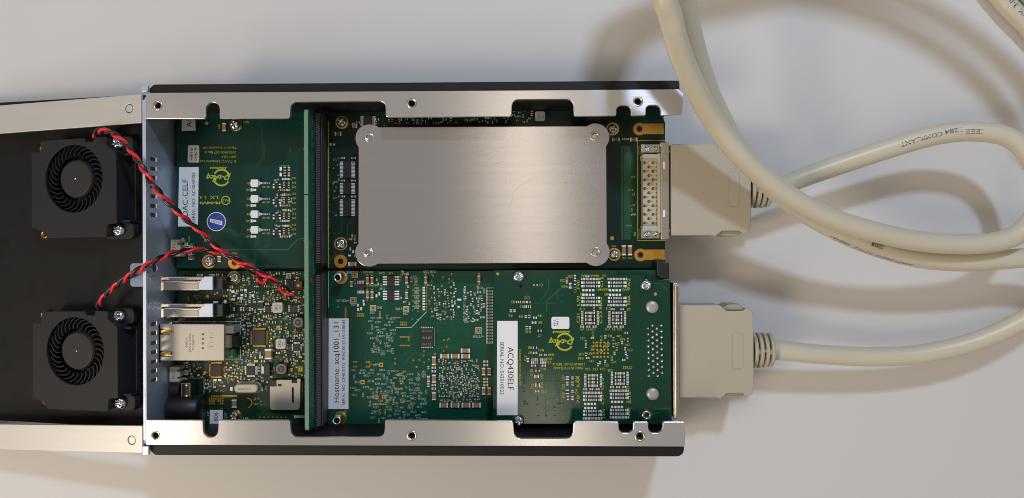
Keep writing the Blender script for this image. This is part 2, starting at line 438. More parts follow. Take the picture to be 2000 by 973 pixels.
# ------------------------------------------------------------------ lid
lid = thing('hinged_lid', LO, 'black lid folded open at the left with bare aluminium edge strips, carrying both blowers', 'lid', rot=(0, -LTH, 0), local=True)
def lidbar(p):
    q = [PL(x, y, 0) for x, y in p]
    for k in (2, 3): q[k].x = -560; 
    dy1 = (q[2].y); 
    return [(v.x, v.y) for v in q]
tb = [PL(276, 184, 0), PL(276, 240, 0), PL(0, 261, 0), PL(0, 206, 0)]
bb = [PL(278, 832, 0), PL(278, 885, 0), PL(0, 878, 0), PL(0, 829, 0)]
EX = -470
def ext(a, b):   # straight line from hinge point a through b, out to x = EX
    t = (EX-a.x)/(b.x-a.x); return (EX, a.y+(b.y-a.y)*t)
for (h0, h1, f1, f0), hc in ((tb, (252, 212)), (bb, (257, 860))):
    h = PL(hc[0], hc[1], 0)
    mb = MB(); mb.plate([rpoly([(h0.x, h0.y, 2), (h1.x, h1.y, 2), ext(h1, f1), ext(h0, f0)]), circ(h.x, h.y, 9.5, 22)], -6, 0, 0, .7)
    r = mb.build('edge_strip', ['lidalu'], lid)
    mb = MB(); mb.cyl(h.x, h.y, 7.7, -7, -1, 22); mb.cyl(h.x, h.y, 9.3, -6, -5, 22, 1); mb.build('rivet', ['lidalu', 'hole'], r)
yT = ext(tb[1], tb[2])[1]; yB = ext(bb[0], bb[3])[1]
LF = -52
mb = MB()
x1 = tb[0].x-1
mb.box(EX, bb[0].y-20, x1, tb[1].y+20, LF-8, LF, 0)
mb.build('lid_floor', ['lidblack'], lid, bevel=1)
for y_ in (tb[0].y-4, bb[1].y):
    mb = MB(); mb.box(EX, y_, x1-1, y_+4.5, LF, -6.4); mb.build('lid_side', ['black'], lid)

# ------------------------------------------------------------------ blowers
def fan_build(px, py, label):
    c = PL(px, py, LF+46)
    w = LO+LX*c.x+LY*c.y+LN*(LF+.4)
    f = thing('blower_fan', w, label, 'fan', 'square black blower fans screwed to the lid', rot=(0, -LTH, 0), local=True)
    return f
def loc(px, py, cpx, cpy, c=46):
    a = PL(px, py, LF+c); b = PL(cpx, cpy, LF+46); return (a.x-b.x, a.y-b.y)
fan = fan_build(144, 349, 'upper black blower with its wires leaving the top edge beside the screw')
cp = (144, 349)
H = 46
def L(px, py, c=46): return loc(px, py, cp[0], cp[1], c)
outl = [L(62, 298)+(3,), L(79, 297)+(2,), L(79, 276)+(3,), L(110, 273)+(1,), L(165, 270)+(1,), L(166, 277)+(1,), L(182, 277)+(1,), L(184, 267)+(2,), L(208, 267)+(4,), L(209, 283)+(4,), L(227, 297)+(3,), L(228, 436)+(4,), L(210, 438)+(4,), L(208, 463)+(4,), L(92, 465)+(3,), L(82, 452)+(6,), L(62, 444)+(5,)]
R_open = 71
oc = [(a, b) for a, b in circ(0, 0, R_open, 48)]
mb = MB(); mb.plate([rpoly(outl), oc], H-7, H, 0, 1.2); 
sm_text = [(-60, -44), (52, -44)]
mb.build('top_cover', ['fan'], fan)
mb = MB(); o2 = [(x*.985, y*.985) for x, y in rpoly(outl)]
mb.plate([o2, circ(0, 0, 78, 40)], 8, H-7.6, 0, .5); mb.build('housing', ['fan'], fan)
mb = MB(); mb.plate([o2], 0, 7.4, 0, 1); mb.build('base_plate', ['fan'], fan)
a = L(229, 300, 30); b = L(256, 434, 30)
mb = MB(); mb.box(a[0]-2, b[1], b[0]-3, b[1]+5, 2, 30); mb.box(a[0]-2, a[1]-5, b[0]-3, a[1], 2, 30); mb.box(b[0]-6, b[1]+5, b[0]-3, a[1]-5, 2, 12); mb.box(a[0], b[1], b[0]-3, a[1], 1, 3)
mb.build('outlet_duct', ['cavity'], fan, bevel=1)
for (ex, ey) in ((231, 281), (233, 450)):
    q = L(ex, ey, 22)
    mb = MB(); mb.plate([rpoly([(q[0]-36, q[1]-19, 4), (q[0]+14, q[1]-19, 12), (q[0]+32, q[1]-15, 14), (q[0]+32, q[1]+15, 14), (q[0]+14, q[1]+17, 12), (q[0]-36, q[1]+17, 4)])], 0, 18, 0, 2)
    ear = mb.build('mounting_ear', ['fan'], fan)
    inst(('screw', 13.5, 10), 'screw', ['chrome'], screw_fill(13.5, 10), (q[0], q[1], 22), ear, rotz=ex*.3)
for (ex, ey) in ((80, 290), (83, 458)):
    q = L(ex, ey, 18)
    mb = MB(); mb.lathe(q[0], q[1], [(9, 0), (9, 12), (6, 14), (5.5, 8)], 16, 0); mb.build('fixing_peg', ['gold'], fan)
imp = MB()
imp.lathe(0, 0, [(60.5, 8.5), (60.5, 14), (72, 14), (72, 11), (60, 9)], 40, 0)
imp.lathe(0, 0, [(40, 9), (40.5, 36), (38, 40), (36, 40.5), (0.01, 40.5)], 40, 1, smooth=False)
imp.lathe(0, 0, [(60, 10), (40, 12)], 40, 0)
imp.lathe(0, 0, [(2.6, 40.4), (2.4, 42), (1, 43), (0.01, 43)], 12, 2)
impo = imp.build('impeller', ['cavity', 'hub', 'chrome'], fan)
nb = 30
def blade_fill(mb):
    pts = []
    for k in range(7):
        t = k/6; r = 47+23*t; a = -.34*t**1.4+.05*math.sin(math.pi*t)
        pts.append((r*math.cos(a), r*math.sin(a)))
    for i in range(6):
        (ax, ay), (bx, by) = pts[i], pts[i+1]
        d = Vector((bx-ax, by-ay)).normalized(); n = Vector((-d.y, d.x))*1.0
        z0, z1 = 14, 39
        mb.add([(ax-n.x, ay-n.y, z0), (ax+n.x, ay+n.y, z0), (bx+n.x, by+n.y, z0), (bx-n.x, by-n.y, z0),
                (ax-n.x, ay-n.y, z1), (ax+n.x, ay+n.y, z1), (bx+n.x, by+n.y, z1), (bx-n.x, by-n.y, z1)],
               [(4, 7, 6, 5), (0, 3, 7, 4), (1, 5, 6, 2), (0, 4, 5, 1), (3, 2, 6, 7)], 0, False)
for k in range(nb):
    inst('blade', 'blade', ['blade'], blade_fill, (0, 0, 0), impo, rotz=2*math.pi*k/nb)
def copy_tree(o, parent=None):
    c = o.copy(); col.objects.link(c); c.parent = parent
    BASE[c.name] = BASE.get(o.name, Vector())
    for ch in [x for x in o.children]: copy_tree(ch, c)
    return c
bpy.context.view_layer.update()
f2 = copy_tree(fan)
c = PL(146.5, 686, LF+46); f2.location = (LO+LX*c.x+LY*c.y+LN*(LF+.4))*S
[x for x in f2.children if x.name.startswith('impeller')][0].rotation_euler = (0, 0, .11)
f2['label'] = 'lower black blower with its wires leaving near the middle of the top edge'

# ------------------------------------------------------------------ twisted wires
def catmull(pts, step=3.0):
    P_ = [2*pts[0]-pts[1]]+pts+[2*pts[-1]-pts[-2]]
    out = []
    for i in range(1, len(P_)-2):
        a, b, c, d = P_[i-1:i+3]
        n = max(2, int((c-b).length/step))
        for k in range(n):
            t = k/n
            out.append(.5*((2*b)+(c-a)*t+(2*a-5*b+4*c-d)*t*t+(3*b-a-3*c+d)*t**3))
    out.append(pts[-1]); return out
def frames(pts):
    T = [(pts[min(i+1, len(pts)-1)]-pts[max(i-1, 0)]).normalized() for i in range(len(pts))]
    F = []
    up = Vector((0, 0, 1))
    for t in T:
        s_ = t.cross(up)
        if s_.length < .05: s_ = Vector((0, 1, 0)).cross(t)
        s_.normalize(); u = s_.cross(t).normalized(); F.append((t, s_, u))   # s_: right side, u: up
    return F
def tube(mb, pts, r, n=10, mi=0, rf=None):
    F = frames(pts); vs = []; fs = []
    for i, p in enumerate(pts):
        rr = rf(i/(len(pts)-1)) if rf else r
        for k in range(n):
            a = 2*math.pi*k/n
            vs.append(p+F[i][1]*rr*math.cos(a)+F[i][2]*rr*math.sin(a))
    for i in range(len(pts)-1):
        for k in range(n):
            k2 = (k+1) % n; fs.append((i*n+k, i*n+k2, (i+1)*n+k2, (i+1)*n+k))
    fs.append(tuple(range(n))[::-1]); fs.append(tuple((len(pts)-1)*n+k for k in range(n)))
    mb.add(vs, fs, mi, True)
def twisted(path, label, pitch=54, ph=0, hr=3.4, wr=3.35, spread=0):
    pts = catmull([P(*q) for q in path], 3)
    F = frames(pts); L_ = [0]
    for i in range(1, len(pts)): L_.append(L_[-1]+(pts[i]-pts[i-1]).length)
    rnd = random.Random(int(ph*100)); 
    base = pts[0].copy()
    t = thing('twisted_wire_pair', base, label, 'wire', 'red and black fan wires')
    for nm, mt, off in (('red_wire', 'red', 0), ('black_wire', 'blk', math.pi)):
        q = []
        for i, p in enumerate(pts):
            a = L_[i]/pitch*2*math.pi+ph+off+.5*math.sin(L_[i]/70+ph)
            k = hr*(1+.12*math.sin(L_[i]/43+ph))
            tt = L_[i]/L_[-1]
            if tt > .93: k += (tt-.93)/.07*5
            q.append(p+F[i][1]*k*math.cos(a)+F[i][2]*k*math.sin(a))
        mb = MB(); tube(mb, q, wr, 10); mb.build(nm, [mt], t)
    return t
twisted([(187, 268, -88), (190, 258, -66), (205, 256, -44), (228, 266, -30), (250, 288, -12), (275, 323, 10), (305, 369, 14), (345, 412, -10), (385, 447, -40), (425, 484, -60), (462, 508, -76), (505, 530, -82), (540, 553, -84), (572, 580, -90)],
        'red and black twisted wire pair from the upper blower, running to the green riser card', ph=1.2)
twisted([(192, 603, -84), (195, 590, -62), (213, 570, -40), (240, 548, -12), (270, 528, 10), (300, 512, 12), (335, 495, -14), (370, 489, -45), (410, 489, -66), (445, 500, -80), (475, 517, -88), (497, 535, -92), (512, 547, -95), (530, 543, -92)],
        'red and black twisted wires from the lower blower, ending by the middle gap', ph=3.4)

# ------------------------------------------------------------------ circuit boards
class Board:
    def __init__(s, name, label, cat, outline, z, mats=('pcb', 'edge2'), thick=7, holes=(), group=None):
        s.z = z; s.rnd = random.Random(hash(label) % 9999 if False else sum(map(ord, label)))
        cx = sum(p[0] for p in outline)/len(outline); cy = sum(p[1] for p in outline)/len(outline)
        b = P(cx, cy, z); b.z = z-thick
        s.root = thing(name, b, label, cat, group)
        mb = MB(); mb.pplate([list(outline)]+[circ(x, y, r, 16) for x, y, r in holes], z-thick, z, 0)
        for i, f in enumerate(mb.f):           # side faces show fibreglass
            n = len({round(mb.v[k][2], 2) for k in f})
            if n > 1: mb.m[i] = 1
        mb.build('substrate', list(mats), s.root)
        s.tr = MB(); s.sw = MB(); s.gd = MB(); s.st = MB(); s.occ = []; s.sticker_n = 0; s.n = 0
    def free(s, x, y, w, h, pad=.8):
        for a, b, c, d in s.occ:
            if x-w/2-pad < c and x+w/2+pad > a and y-h/2-pad < d and y+h/2+pad > b: return False
        return True
    def take(s, x, y, w, h): s.occ.append((x-w/2, y-h/2, x+w/2, y+h/2))
    # -- small parts (joined, too small to pick apart)
    def small(s, x, y, w, h, kind=None, force=False, ht=None):
        if not force and not s.free(x, y, w, h): return False
        s.take(x, y, w, h)
        k = K(s.z); p = P(x, y, s.z); w2, h2 = w*k/2, h*k/2
        ht = ht or min(w2, h2)*1.0
        kind = kind if kind is not None else s.rnd.choice([0, 0, 1, 2, 3, 3])
        z0, z1 = s.z, s.z+ht
        j = s.rnd.uniform(-.15, .15)
        tf = getattr(s, 'tf', .42)
        if w >= h:
            t = w2*tf
            s.st.box(p.x-w2+t, p.y-h2, p.x+w2-t, p.y+h2, z0, z1, kind, False)
            s.st.box(p.x-w2, p.y-h2-.15, p.x-w2+t, p.y+h2+.15, z0, z1+.25, 4, False); s.st.box(p.x+w2-t, p.y-h2-.15, p.x+w2, p.y+h2+.15, z0, z1+.25, 4, False)
        else:
            t = h2*tf
            s.st.box(p.x-w2, p.y-h2+t, p.x+w2, p.y+h2-t, z0, z1, kind, False)
            s.st.box(p.x-w2-.15, p.y-h2, p.x+w2+.15, p.y-h2+t, z0, z1+.25, 4, False); s.st.box(p.x-w2-.15, p.y+h2-t, p.x+w2+.15, p.y+h2, z0, z1+.25, 4, False)
        return True
    def pad(s, x, y, w, h, m=4): # bare tinned pad
        k = K(s.z); p = P(x, y, s.z); s.st.box(p.x-w*k/2, p.y-h*k/2, p.x+w*k/2, p.y+h*k/2, s.z, s.z+.6, m, False)
    def scatter(s, x0, y0, x1, y1, n, sizes=((5, 3), (3, 5), (6, 3.4), (3.4, 6)), kinds=(0, 1, 2, 3), grid=0):
        r = s.rnd
        for _ in range(n):
            x, y = r.uniform(x0, x1), r.uniform(y0, y1); w, h = r.choice(sizes)
            if grid: x = round(x/grid)*grid; y = round(y/grid)*grid
            s.small(x, y, w, h, r.choice(kinds))
    def sot(s, x, y, w, h, vert=True, n=3):
        if not s.free(x, y, w, h): return False
        s.take(x, y, w, h); k = K(s.z)
        p = P(x, y, s.z+3)
        bw, bh = (w*.5, h) if vert else (w, h*.5)
        s.st.box(p.x-bw*k/2, p.y-bh*k/2, p.x+bw*k/2, p.y+bh*k/2, s.z+.5, s.z+4, 3, False)
        for i in range(n):
            for sd in (-1, 1):
                if vert:
                    yy = p.y+((i+.5)/n-.5)*h*k*.95; s.st.box(p.x+sd*w*k*.26, yy-.2*h*k/n, p.x+sd*w*k*.5, yy+.2*h*k/n, s.z, s.z+2, 4, False)
                else:
                    xx = p.x+((i+.5)/n-.5)*w*k*.95; s.st.box(xx-.2*w*k/n, p.y+sd*h*k*.26, xx+.2*w*k/n, p.y+sd*h*k*.5, s.z, s.z+2, 4, False)
        return True
    def via(s, x, y, r=1.4, n=8):
        s.gd.pring(x, y, r*.45, r, s.z+.35, 0, n)
    def vias(s, x0, y0, x1, y1, n, r=1.4):
        for _ in range(n):
            x, y = s.rnd.uniform(x0, x1), s.rnd.uniform(y0, y1)
            if s.free(x, y, 2*r, 2*r): s.via(x, y, r*s.rnd.uniform(.8, 1.15))
    def viagrid(s, x0, y0, nx, ny, dx, dy, r=1.5):
        for i in range(nx):
            for j in range(ny): s.via(x0+i*dx, y0+j*dy, r)
    def texts(s, x0, y0, x1, y1, n, m=0, h=4.2, rots=(180, 180, 90), pre='CCCR', lo=10, hi=250):
        for _ in range(n):
            for _t in range(6):
                x, y = s.rnd.uniform(x0, x1), s.rnd.uniform(y0, y1); rot = s.rnd.choice(rots)
                t = s.rnd.choice(pre)+str(s.rnd.choice(range(lo, hi, 7))); l = h*.72*len(t)
                w, hh = (l, h) if rot % 180 == 0 else (h, l)
                if s.free(x, y, w, hh, .4):
                    s.take(x, y, w, hh); s.sw.ptext(t, x, y, l, h, s.z+.3, rot, m, 1); break
    def text(s, t, x, y, l, h, rot=180, m=0, **k): s.sw.ptext(t, x, y, l, h, s.z+.3, rot, m, **k)
    def tp(s, x, y, r=6.5, m=0):
        s.take(x, y, 2*r, 2*r)
        s.sw.pframe(x-r, y-r, x+r, y+r, 1.2, s.z+.3, m)
        g = r-2.2
        s.gd.prect(x-g, y-g, x+g, y+g, s.z+.35, 0); s.gd.pdisc(x, y, g*.5, s.z+.5, 1, 10)
    def bundle(s, pts, n, gap, w=.9, m=0):
        for i in range(n):
            o = (i-(n-1)/2)*gap
            q = []
            for k, (x, y) in enumerate(pts):
                a = Vector(pts[max(k-1, 0)]); b = Vector(pts[min(k+1, len(pts)-1)])
                d = (b-a).normalized(); q.append((x-d.y*o, y+d.x*o))
            s.tr.pstrip(q, w, s.z+.15, m)
    def rtraces(s, x0, y0, x1, y1, n, m=0, w=.8):
        r = s.rnd
        for _ in range(n):
            x, y = r.uniform(x0, x1), r.uniform(y0, y1); pts = [(x, y)]
            d = r.choice([(1, 0), (0, 1), (-1, 0), (0, -1)])
            for k in range(r.randint(1, 3)):
                l = r.uniform(8, 45)
                if k % 2: dd = (d[0]*.7+(.7 if d[0] == 0 else 0)*r.choice((-1, 1)), d[1]*.7+(.7 if d[1] == 0 else 0)*r.choice((-1, 1))); l *= .5
                else: dd = d
                x = min(max(x+dd[0]*l, x0), x1); y = min(max(y+dd[1]*l, y0), y1); pts.append((x, y))
            s.bundle(pts, r.choice((1, 1, 2, 4)), 2.2, w, m)
    # -- larger parts (own objects)
    def cap(s, x, y, w, h, m='captan', ht=None, name='chip_capacitor'):
        s.take(x, y, w, h); k = K(s.z); ht = ht or min(w, h)*.55
        def fill(mb):
            W, Hh = w*k/2, h*k/2
            if w >= h:
                t = W*.34; mb.box(-W+t, -Hh, W-t, Hh, 0, ht, 0); mb.box(-W, -Hh-.2, -W+t, Hh+.2, 0, ht+.3, 1); mb.box(W-t, -Hh-.2, W, Hh+.2, 0, ht+.3, 1)
            else:
                t = Hh*.34; mb.box(-W, -Hh+t, W, Hh-t, 0, ht, 0); mb.box(-W-.2, -Hh, W+.2, -Hh+t, 0, ht+.3, 1); mb.box(-W-.2, Hh-t, W+.2, Hh, 0, ht+.3, 1)
        p = P(x, y, s.z+ht)
        return inst(('cap', w, h, m, s.z), name, [m, 'tin'], fill, (p.x, p.y, s.z+.1), s.root, bevel=.5)
    def chip(s, x, y, w, h, ht=6, pins='lr', n=8, pl=5, mark=None, name='chip', m='ic', pm='tin', label=None):
        tw, th = w+(2*pl if 'l' in pins else 0), h+(2*pl if 't' in pins else 0)
        s.take(x, y, tw, th)
        k = K(s.z); p = P(x, y, s.z+ht); W, Hh = w*k/2, h*k/2
        mb = MB(); mb.box(p.x-W, p.y-Hh, p.x+W, p.y+Hh, s.z+1, s.z+ht)
        o = mb.build(name, [m], s.root, bevel=.7, label=label)
        if pins:
            q = MB(); L_ = pl*k
            if 'l' in pins:
                for i in range(n):
                    yy = p.y+((i+.5)/n-.5)*2*Hh*.94; t = Hh*2/n*.27
                    for sd in (-1, 1):
                        q.box(p.x+sd*W*.98, yy-t, p.x+sd*(W+L_*.4), yy+t, s.z+ht*.45, s.z+ht*.6); q.box(p.x+sd*(W+L_*.35), yy-t, p.x+sd*(W+L_), yy+t, s.z+.4, s.z+1.4+ht*.1)
            if 't' in pins:
                for i in range(n):
                    xx = p.x+((i+.5)/n-.5)*2*W*.94; t = W*2/n*.27
                    for sd in (-1, 1):
                        q.box(xx-t, p.y+sd*Hh*.98, xx+t, p.y+sd*(Hh+L_*.4), s.z+ht*.45, s.z+ht*.6); q.box(xx-t, p.y+sd*(Hh+L_*.35), xx+t, p.y+sd*(Hh+L_), s.z+.4, s.z+1.4+ht*.1)
            q.build('pin_row', [pm], o)
        if mark:
            q = MB()
            for i, t in enumerate(mark): q.ptext(t, x, y-h*.18*(len(mark)-1)+i*h*.36, w*.7, h*.13, s.z+ht+.2, 180, 0, 1)
            q.build('marking', ['capgr'], o)
        return o
    def inductor(s, x, y, w, mark='2R2', m='indsil', mm='ink', rnd=False, rot=90):
        s.take(x, y, w, w); k = K(s.z); ht = 12; p = P(x, y, s.z+ht); W = w*k/2
        mb = MB(); mb.plate([rect(p.x-W, p.y-W, p.x+W, p.y+W, W*.42)], s.z+.5, s.z+ht, 0, 1.4)
        o = mb.build('inductor', [m], s.root)
        q = MB()
        if rnd: q.pring(x, y, w*.30, w*.42, s.z+ht+.25, 0, 20); q.ptext(mark, x, y, w*.4, w*.25, s.z+ht+.25, rot, 1, 1)
        else: q.ptext(mark, x-w*.12, y, w*.6, w*.26, s.z+ht+.25, rot, 0, 1); q.ptext('Z2', x+w*.25, y, w*.35, w*.2, s.z+ht+.25, rot, 0, 1)
        q.build('marking', [mm, 'capgr'] if rnd else [mm], o)
        return o
    def gring(s, x, y, r0, r1, n=28):
        k = K(s.z); p = P(x, y, s.z)
        mb = MB(); mb.plate([circ(p.x, p.y, r1*k, n), circ(p.x, p.y, r0*k, n)], s.z+.05, s.z+.9, 0); 
        s.take(x, y, 2*r1, 2*r1)
        return mb.build('plated_ring', ['gold'], s.root)
    def screw(s, x, y, r=10, ring=13, dx=0, dy=0, h=7):
        if ring: s.gring(x+dx, y+dy, 5, ring)
        s.take(x, y, 2*r, 2*r)
        return screw(s.root, x, y, s.z+1.0, r*K(s.z), h, rot=(x*7 % 3))
    def post(s, x, y, r=9, dx=4, dy=3, ring=13, h=46):
        s.gring(x+dx, y+dy, 5, ring)
        s.take(x+dx/2, y+dy/2, 2*ring+4, 2*ring)
        p = P(x, y, s.z+h); k = K(s.z+h); R = r*k
        mb = MB(); mb.lathe(p.x, p.y, [(R*.85, s.z+1), (R*.85, s.z+h*.4), (R, s.z+h*.45), (R, s.z+h-1.5), (R*.9, s.z+h), (R*.62, s.z+h), (R*.55, s.z+h-2), (R*.55, s.z+h-14)], 20)
        mb.cyl(p.x, p.y, R*.56, s.z+h-16, s.z+h-14, 14, 1)
        return mb.build('standoff', ['chrome', 'hole'], s.root)
    def sticker(s, corners, r=0, m='label', edge=None):
        mb = MB(); q = rpoly([(x, y, r) for x, y in corners], 4)
        mb.ppoly
        mb.pplate([q], s.z+.4, s.z+1.1, 0)
        xs = [c[0] for c in corners]; ys = [c[1] for c in corners]
        s.take((min(xs)+max(xs))/2, (min(ys)+max(ys))/2, max(xs)-min(xs), max(ys)-min(ys))
        return mb.build('sticker', [m], s.root)
    def stext(s, st, items, m='ink'):
        mb = MB()
        for it in items: mb.ptext(it[0], it[1], it[2], it[3], it[4], s.z+1.35, it[5], 0, 3, bold=it[6] if len(it) > 6 else 0)
        mb.build('printed_text', [m], st)
    def logo(s, x, y, k=1.0, m=1):
        """round double arrow with italic lettering across, upside down in the photo"""
        z = s.z+.32
        for a0 in (25, 205):
            s.sw.pring(x+5*k, y, 15*k, 18.5*k, z, m, 16, a0, a0+125)
            a = math.radians(a0-4); cx, cy = x+5*k, y
            s.sw.ppoly([(cx+11.5*k*math.cos(a+.1), cy-11.5*k*math.sin(a+.1)), (cx+22*k*math.cos(a+.1), cy-22*k*math.sin(a+.1)), (cx+17*k*math.cos(a-.35), cy-17*k*math.sin(a-.35))], z, m)
        s.sw.ptext('D-tAcq', x-2*k, y, 52*k, 10.5*k, z+.1, 180, m, 2, shear=.35, bold=.03)
        s.sw.ptext('Solutions', x-2*k, y-20*k, 36*k, 5*k, z, 180, m, 2, shear=.3, bold=.03)
    def finish(s):
        if s.tr.f: s.tr.build('copper_traces', ['trace', 'trace2', 'pcbdark'], s.root, kind='stuff')
        if s.sw.f: s.sw.build('silkscreen', ['silkw', 'silky'], s.root, kind='stuff')
        if s.gd.f: s.gd.build('gold_pads', ['goldp', 'hole'], s.root, kind='stuff')
        if s.st.f: s.st.build('small_components', ['captan', 'capbr', 'capgr', 'resist', 'tin', 'white', 'amber', 'goldp'], s.root, kind='stuff')

# ---- board A: upper left
A = Board('circuit_board', 'dark green board under the blue round sticker, between the steel end panel and the riser', 'circuit board',
          [(345, 205), (345, 524), (636, 524), (636, 205)], ZB, ('pcb', 'edge2'))
A.rtraces(395, 450, 590, 520, 10, 0); A.rtraces(470, 240, 590, 325, 8, 0)
A.bundle([(440, 488), (562, 488), (583, 466), (597, 466)], 1, 1, 2.2, 1)
st = A.sticker([(355, 226), (355, 256), (382, 255), (381, 226)]); A.stext(st, [('A06', 369, 236, 25, 9, 90)])
st = A.sticker([(367, 284), (366.5, 317.5), (389, 317.5), (389, 284)], 3); A.stext(st, [('4816', 374, 301, 24, 4.6, 90), ('0440 R', 382, 301, 26, 4.6, 90)])
st = A.sticker([(350, 326.5), (347.5, 442.5), (386.5, 442.5), (388, 326.5)])
A.stext(st, [('DAC-CELF', 361.5, 386.5, 72, 10.5, 90), ('SERIAL NO: AC4040006', 378, 386, 98, 6.4, 90)])
for i, t in enumerate(['Made In Scotland UK', '2103-0000-007 Rev A', 'DAC-CELF', 'D-TACQ Solutions Ltd']):
    l = [66, 62, 28, 70][i]; A.text(t, 461-l/2, 289+i*8.8, l, 4.6, 180, 1)
A.logo(428, 347, .92)
A.text('M-94V0', 410, 396.5, 40, 5, 180, 1, bold=.03); A.text('S .4.', 396, 386, 14, 6.5, 180, 1); A.text('LX', 418, 386, 16, 6.5, 180, 1)
A.sw.pring(441, 391.5, 7.2, 9.0, ZB+.3, 1, 20); A.text('RU', 441, 391.5, 11, 5, 180, 1)
# round sticker
p = P(422.5, 433, ZB+1); mb = MB()
mb.cyl(p.x, p.y, 18.8*K(ZB), ZB+.3, ZB+.9, 36, 0); mb.cyl(p.x, p.y, 17.4*K(ZB), ZB+.9, ZB+1.2, 36, 1)
rs = mb.build('round_sticker', ['label', 'bluest'], A.root); A.take(422.5, 433, 38, 38)
mb = MB(); mb.ppoly([(410, 427), (434, 432), (434, 440), (410, 434)], ZB+1.4, 0)
mb.ptext('TESTED', 422, 433.3, 21, 4.5, ZB+1.6, -11, 1, 2, bold=.02); mb.build('printed_text', ['label', 'bluest'], rs)
A.cap(437.5, 248, 7, 16, 'amber'); A.text('C60', 428, 248, 9, 4, 90, 1)
A.screw(458, 244, 10, 12.5, dx=3); A.text('NE11', 481, 239, 10, 4, 180, 1)
A.gd.pdisc(403.5, 241, 3.4, ZB+.35, 0); A.gd.pdisc(402, 469, 3.6, ZB+.35, 0)
A.screw(408, 511, 10.5, 13.5)
A.gring(458.5, 513, 6, 13); A.text('ME13', 458, 495, 10, 3.6, 180, 1)
A.cap(428, 506, 7, 12); A.gd.pdisc(380, 483, 2, ZB+.4)
for i, y in enumerate((358, 388.5, 418.5, 449)):
    A.take(497, y, 17, 16)
    k = K(ZB)
    def f(mb):
        mb.plate([rpoly([(-7, -8, 1), (7, -8, 1), (8, -3, 1), (8, 3, 1), (7, 8, 1), (-7, 8, 1), (-8, 2, 1), (-8, -2, 1)])], 0, 9, 0, .8)
        mb.lathe(0, 0, [(5, 9.05), (4.4, 7.6), (.01, 7.5)], 14, 1)
        for a in (-1, 1): mb.box(a*8, -4, a*10.5, 4, 0, 3, 2)
    p = P(497, y, ZB+8); inst('led', 'light_emitting_diode', ['white', 'amber', 'tin'], f, (p.x, p.y, ZB+.1), A.root, rotz=0)
    A.small(492, y+13, 3.5, 6, 4); A.small(498, y+13, 6, 4, 4)
    A.small(511, y, 4, 3.5, 5); A.small(518, y, 5, 3, 2); A.small(525, y, 4, 3, 3)
    A.text('R%d' % (31+i), 484, y+13, 6, 4, 180, 1); A.text('E%d' % (i+1), 485, y, 5, 4, 180, 1); A.text('R%d' % (41+i), 515, y+7, 6, 3.6, 180, 1); A.text('100', 524, y+7, 6, 3.6, 180, 1)
    A.sot(540, y+5, 15, 12, True, 2)
    A.pad(535, y+8, 4, 4); A.pad(547, y+8, 4, 4); A.pad(540, y-1, 4, 4)
    A.sot(559, y+3, 12, 14, True, 4)
    for q in range(6): A.pad(552+q*2.9, y-8, 1.8, 3.6, s_ if (s_ := A.rnd.choice((4, 4, 5, 7))) else 4)
    for q in range(5): A.pad(548+q*4.4, y+13, 2.6, 3.6, A.rnd.choice((4, 5, 7)))
    A.scatter(536, y-9, 570, y+14, 16, ((2.6, 4), (4, 2.6), (3, 3)), (0, 2, 3, 6))
    A.vias(536, y-12, 572, y+16, 9, 1.2)
    for q in range(3): A.text('R%d' % (A.rnd.randint(10, 99)), 574, y-10+q*9, 7, 3.4, 180, 1)
for i in range(3):
    for j in range(2): A.small(549+i*8, 330+j*11, 4.2, 7, (5, 3, 0)[i % 3]); A.via(549+i*8, 345, 1.2)
A.text('M24', 556, 324, 16, 2.6, 180, 1)
def wire_socket(B, px0, py0, px1, py1, mark, lab=None):
    z1 = B.z+26; a = P(px0, py0, z1); b = P(px1, py1, z1); B.take((px0+px1)/2, (py0+py1)/2, px1-px0, py1-py0)
    w = b.x-a.x; h = a.y-b.y
    mb = MB(); mb.plate([rpoly([(a.x, b.y, 1), (b.x, b.y, 1), (b.x, b.y+h*.16, 1), (b.x-w*.3, b.y+h*.2, 1), (b.x-w*.3, b.y+h*.3, 1), (b.x, b.y+h*.34, 1), (b.x, a.y-h*.34, 1), (b.x-w*.3, a.y-h*.3, 1), (b.x-w*.3, a.y-h*.2, 1), (b.x, a.y-h*.16, 1), (b.x, a.y, 1), (a.x, a.y, 1)])], B.z+.5, z1, 0, .8)
    o = mb.build('wire_socket', ['cream'], B.root, label=lab)
    q = MB(); q.ptext(mark, (px0+px1)/2-3, (py0+py1)/2, 16, 6, z1+.25, 90, 0, 2); q.build('printed_text', ['inkbrown'], o)
    q = MB()
    for i in range(4): q.box(b.x+.5, b.y+h*(.34+.09*i), b.x+8, b.y+h*(.34+.09*i)+1.6, B.z+.5, B.z+4)
    q.build('pin_row', ['tin'], o)
wire_socket(A, 333, 468, 352, 501, 'ZN')
A.scatter(355, 466, 374, 503, 16, ((4, 6), (6, 4), (3, 5)), (0, 1, 2, 3)); A.texts(356, 464, 382, 505, 4, 1, 4)
A.cap(372, 502, 8, 11, 'capbr')
A.finish()

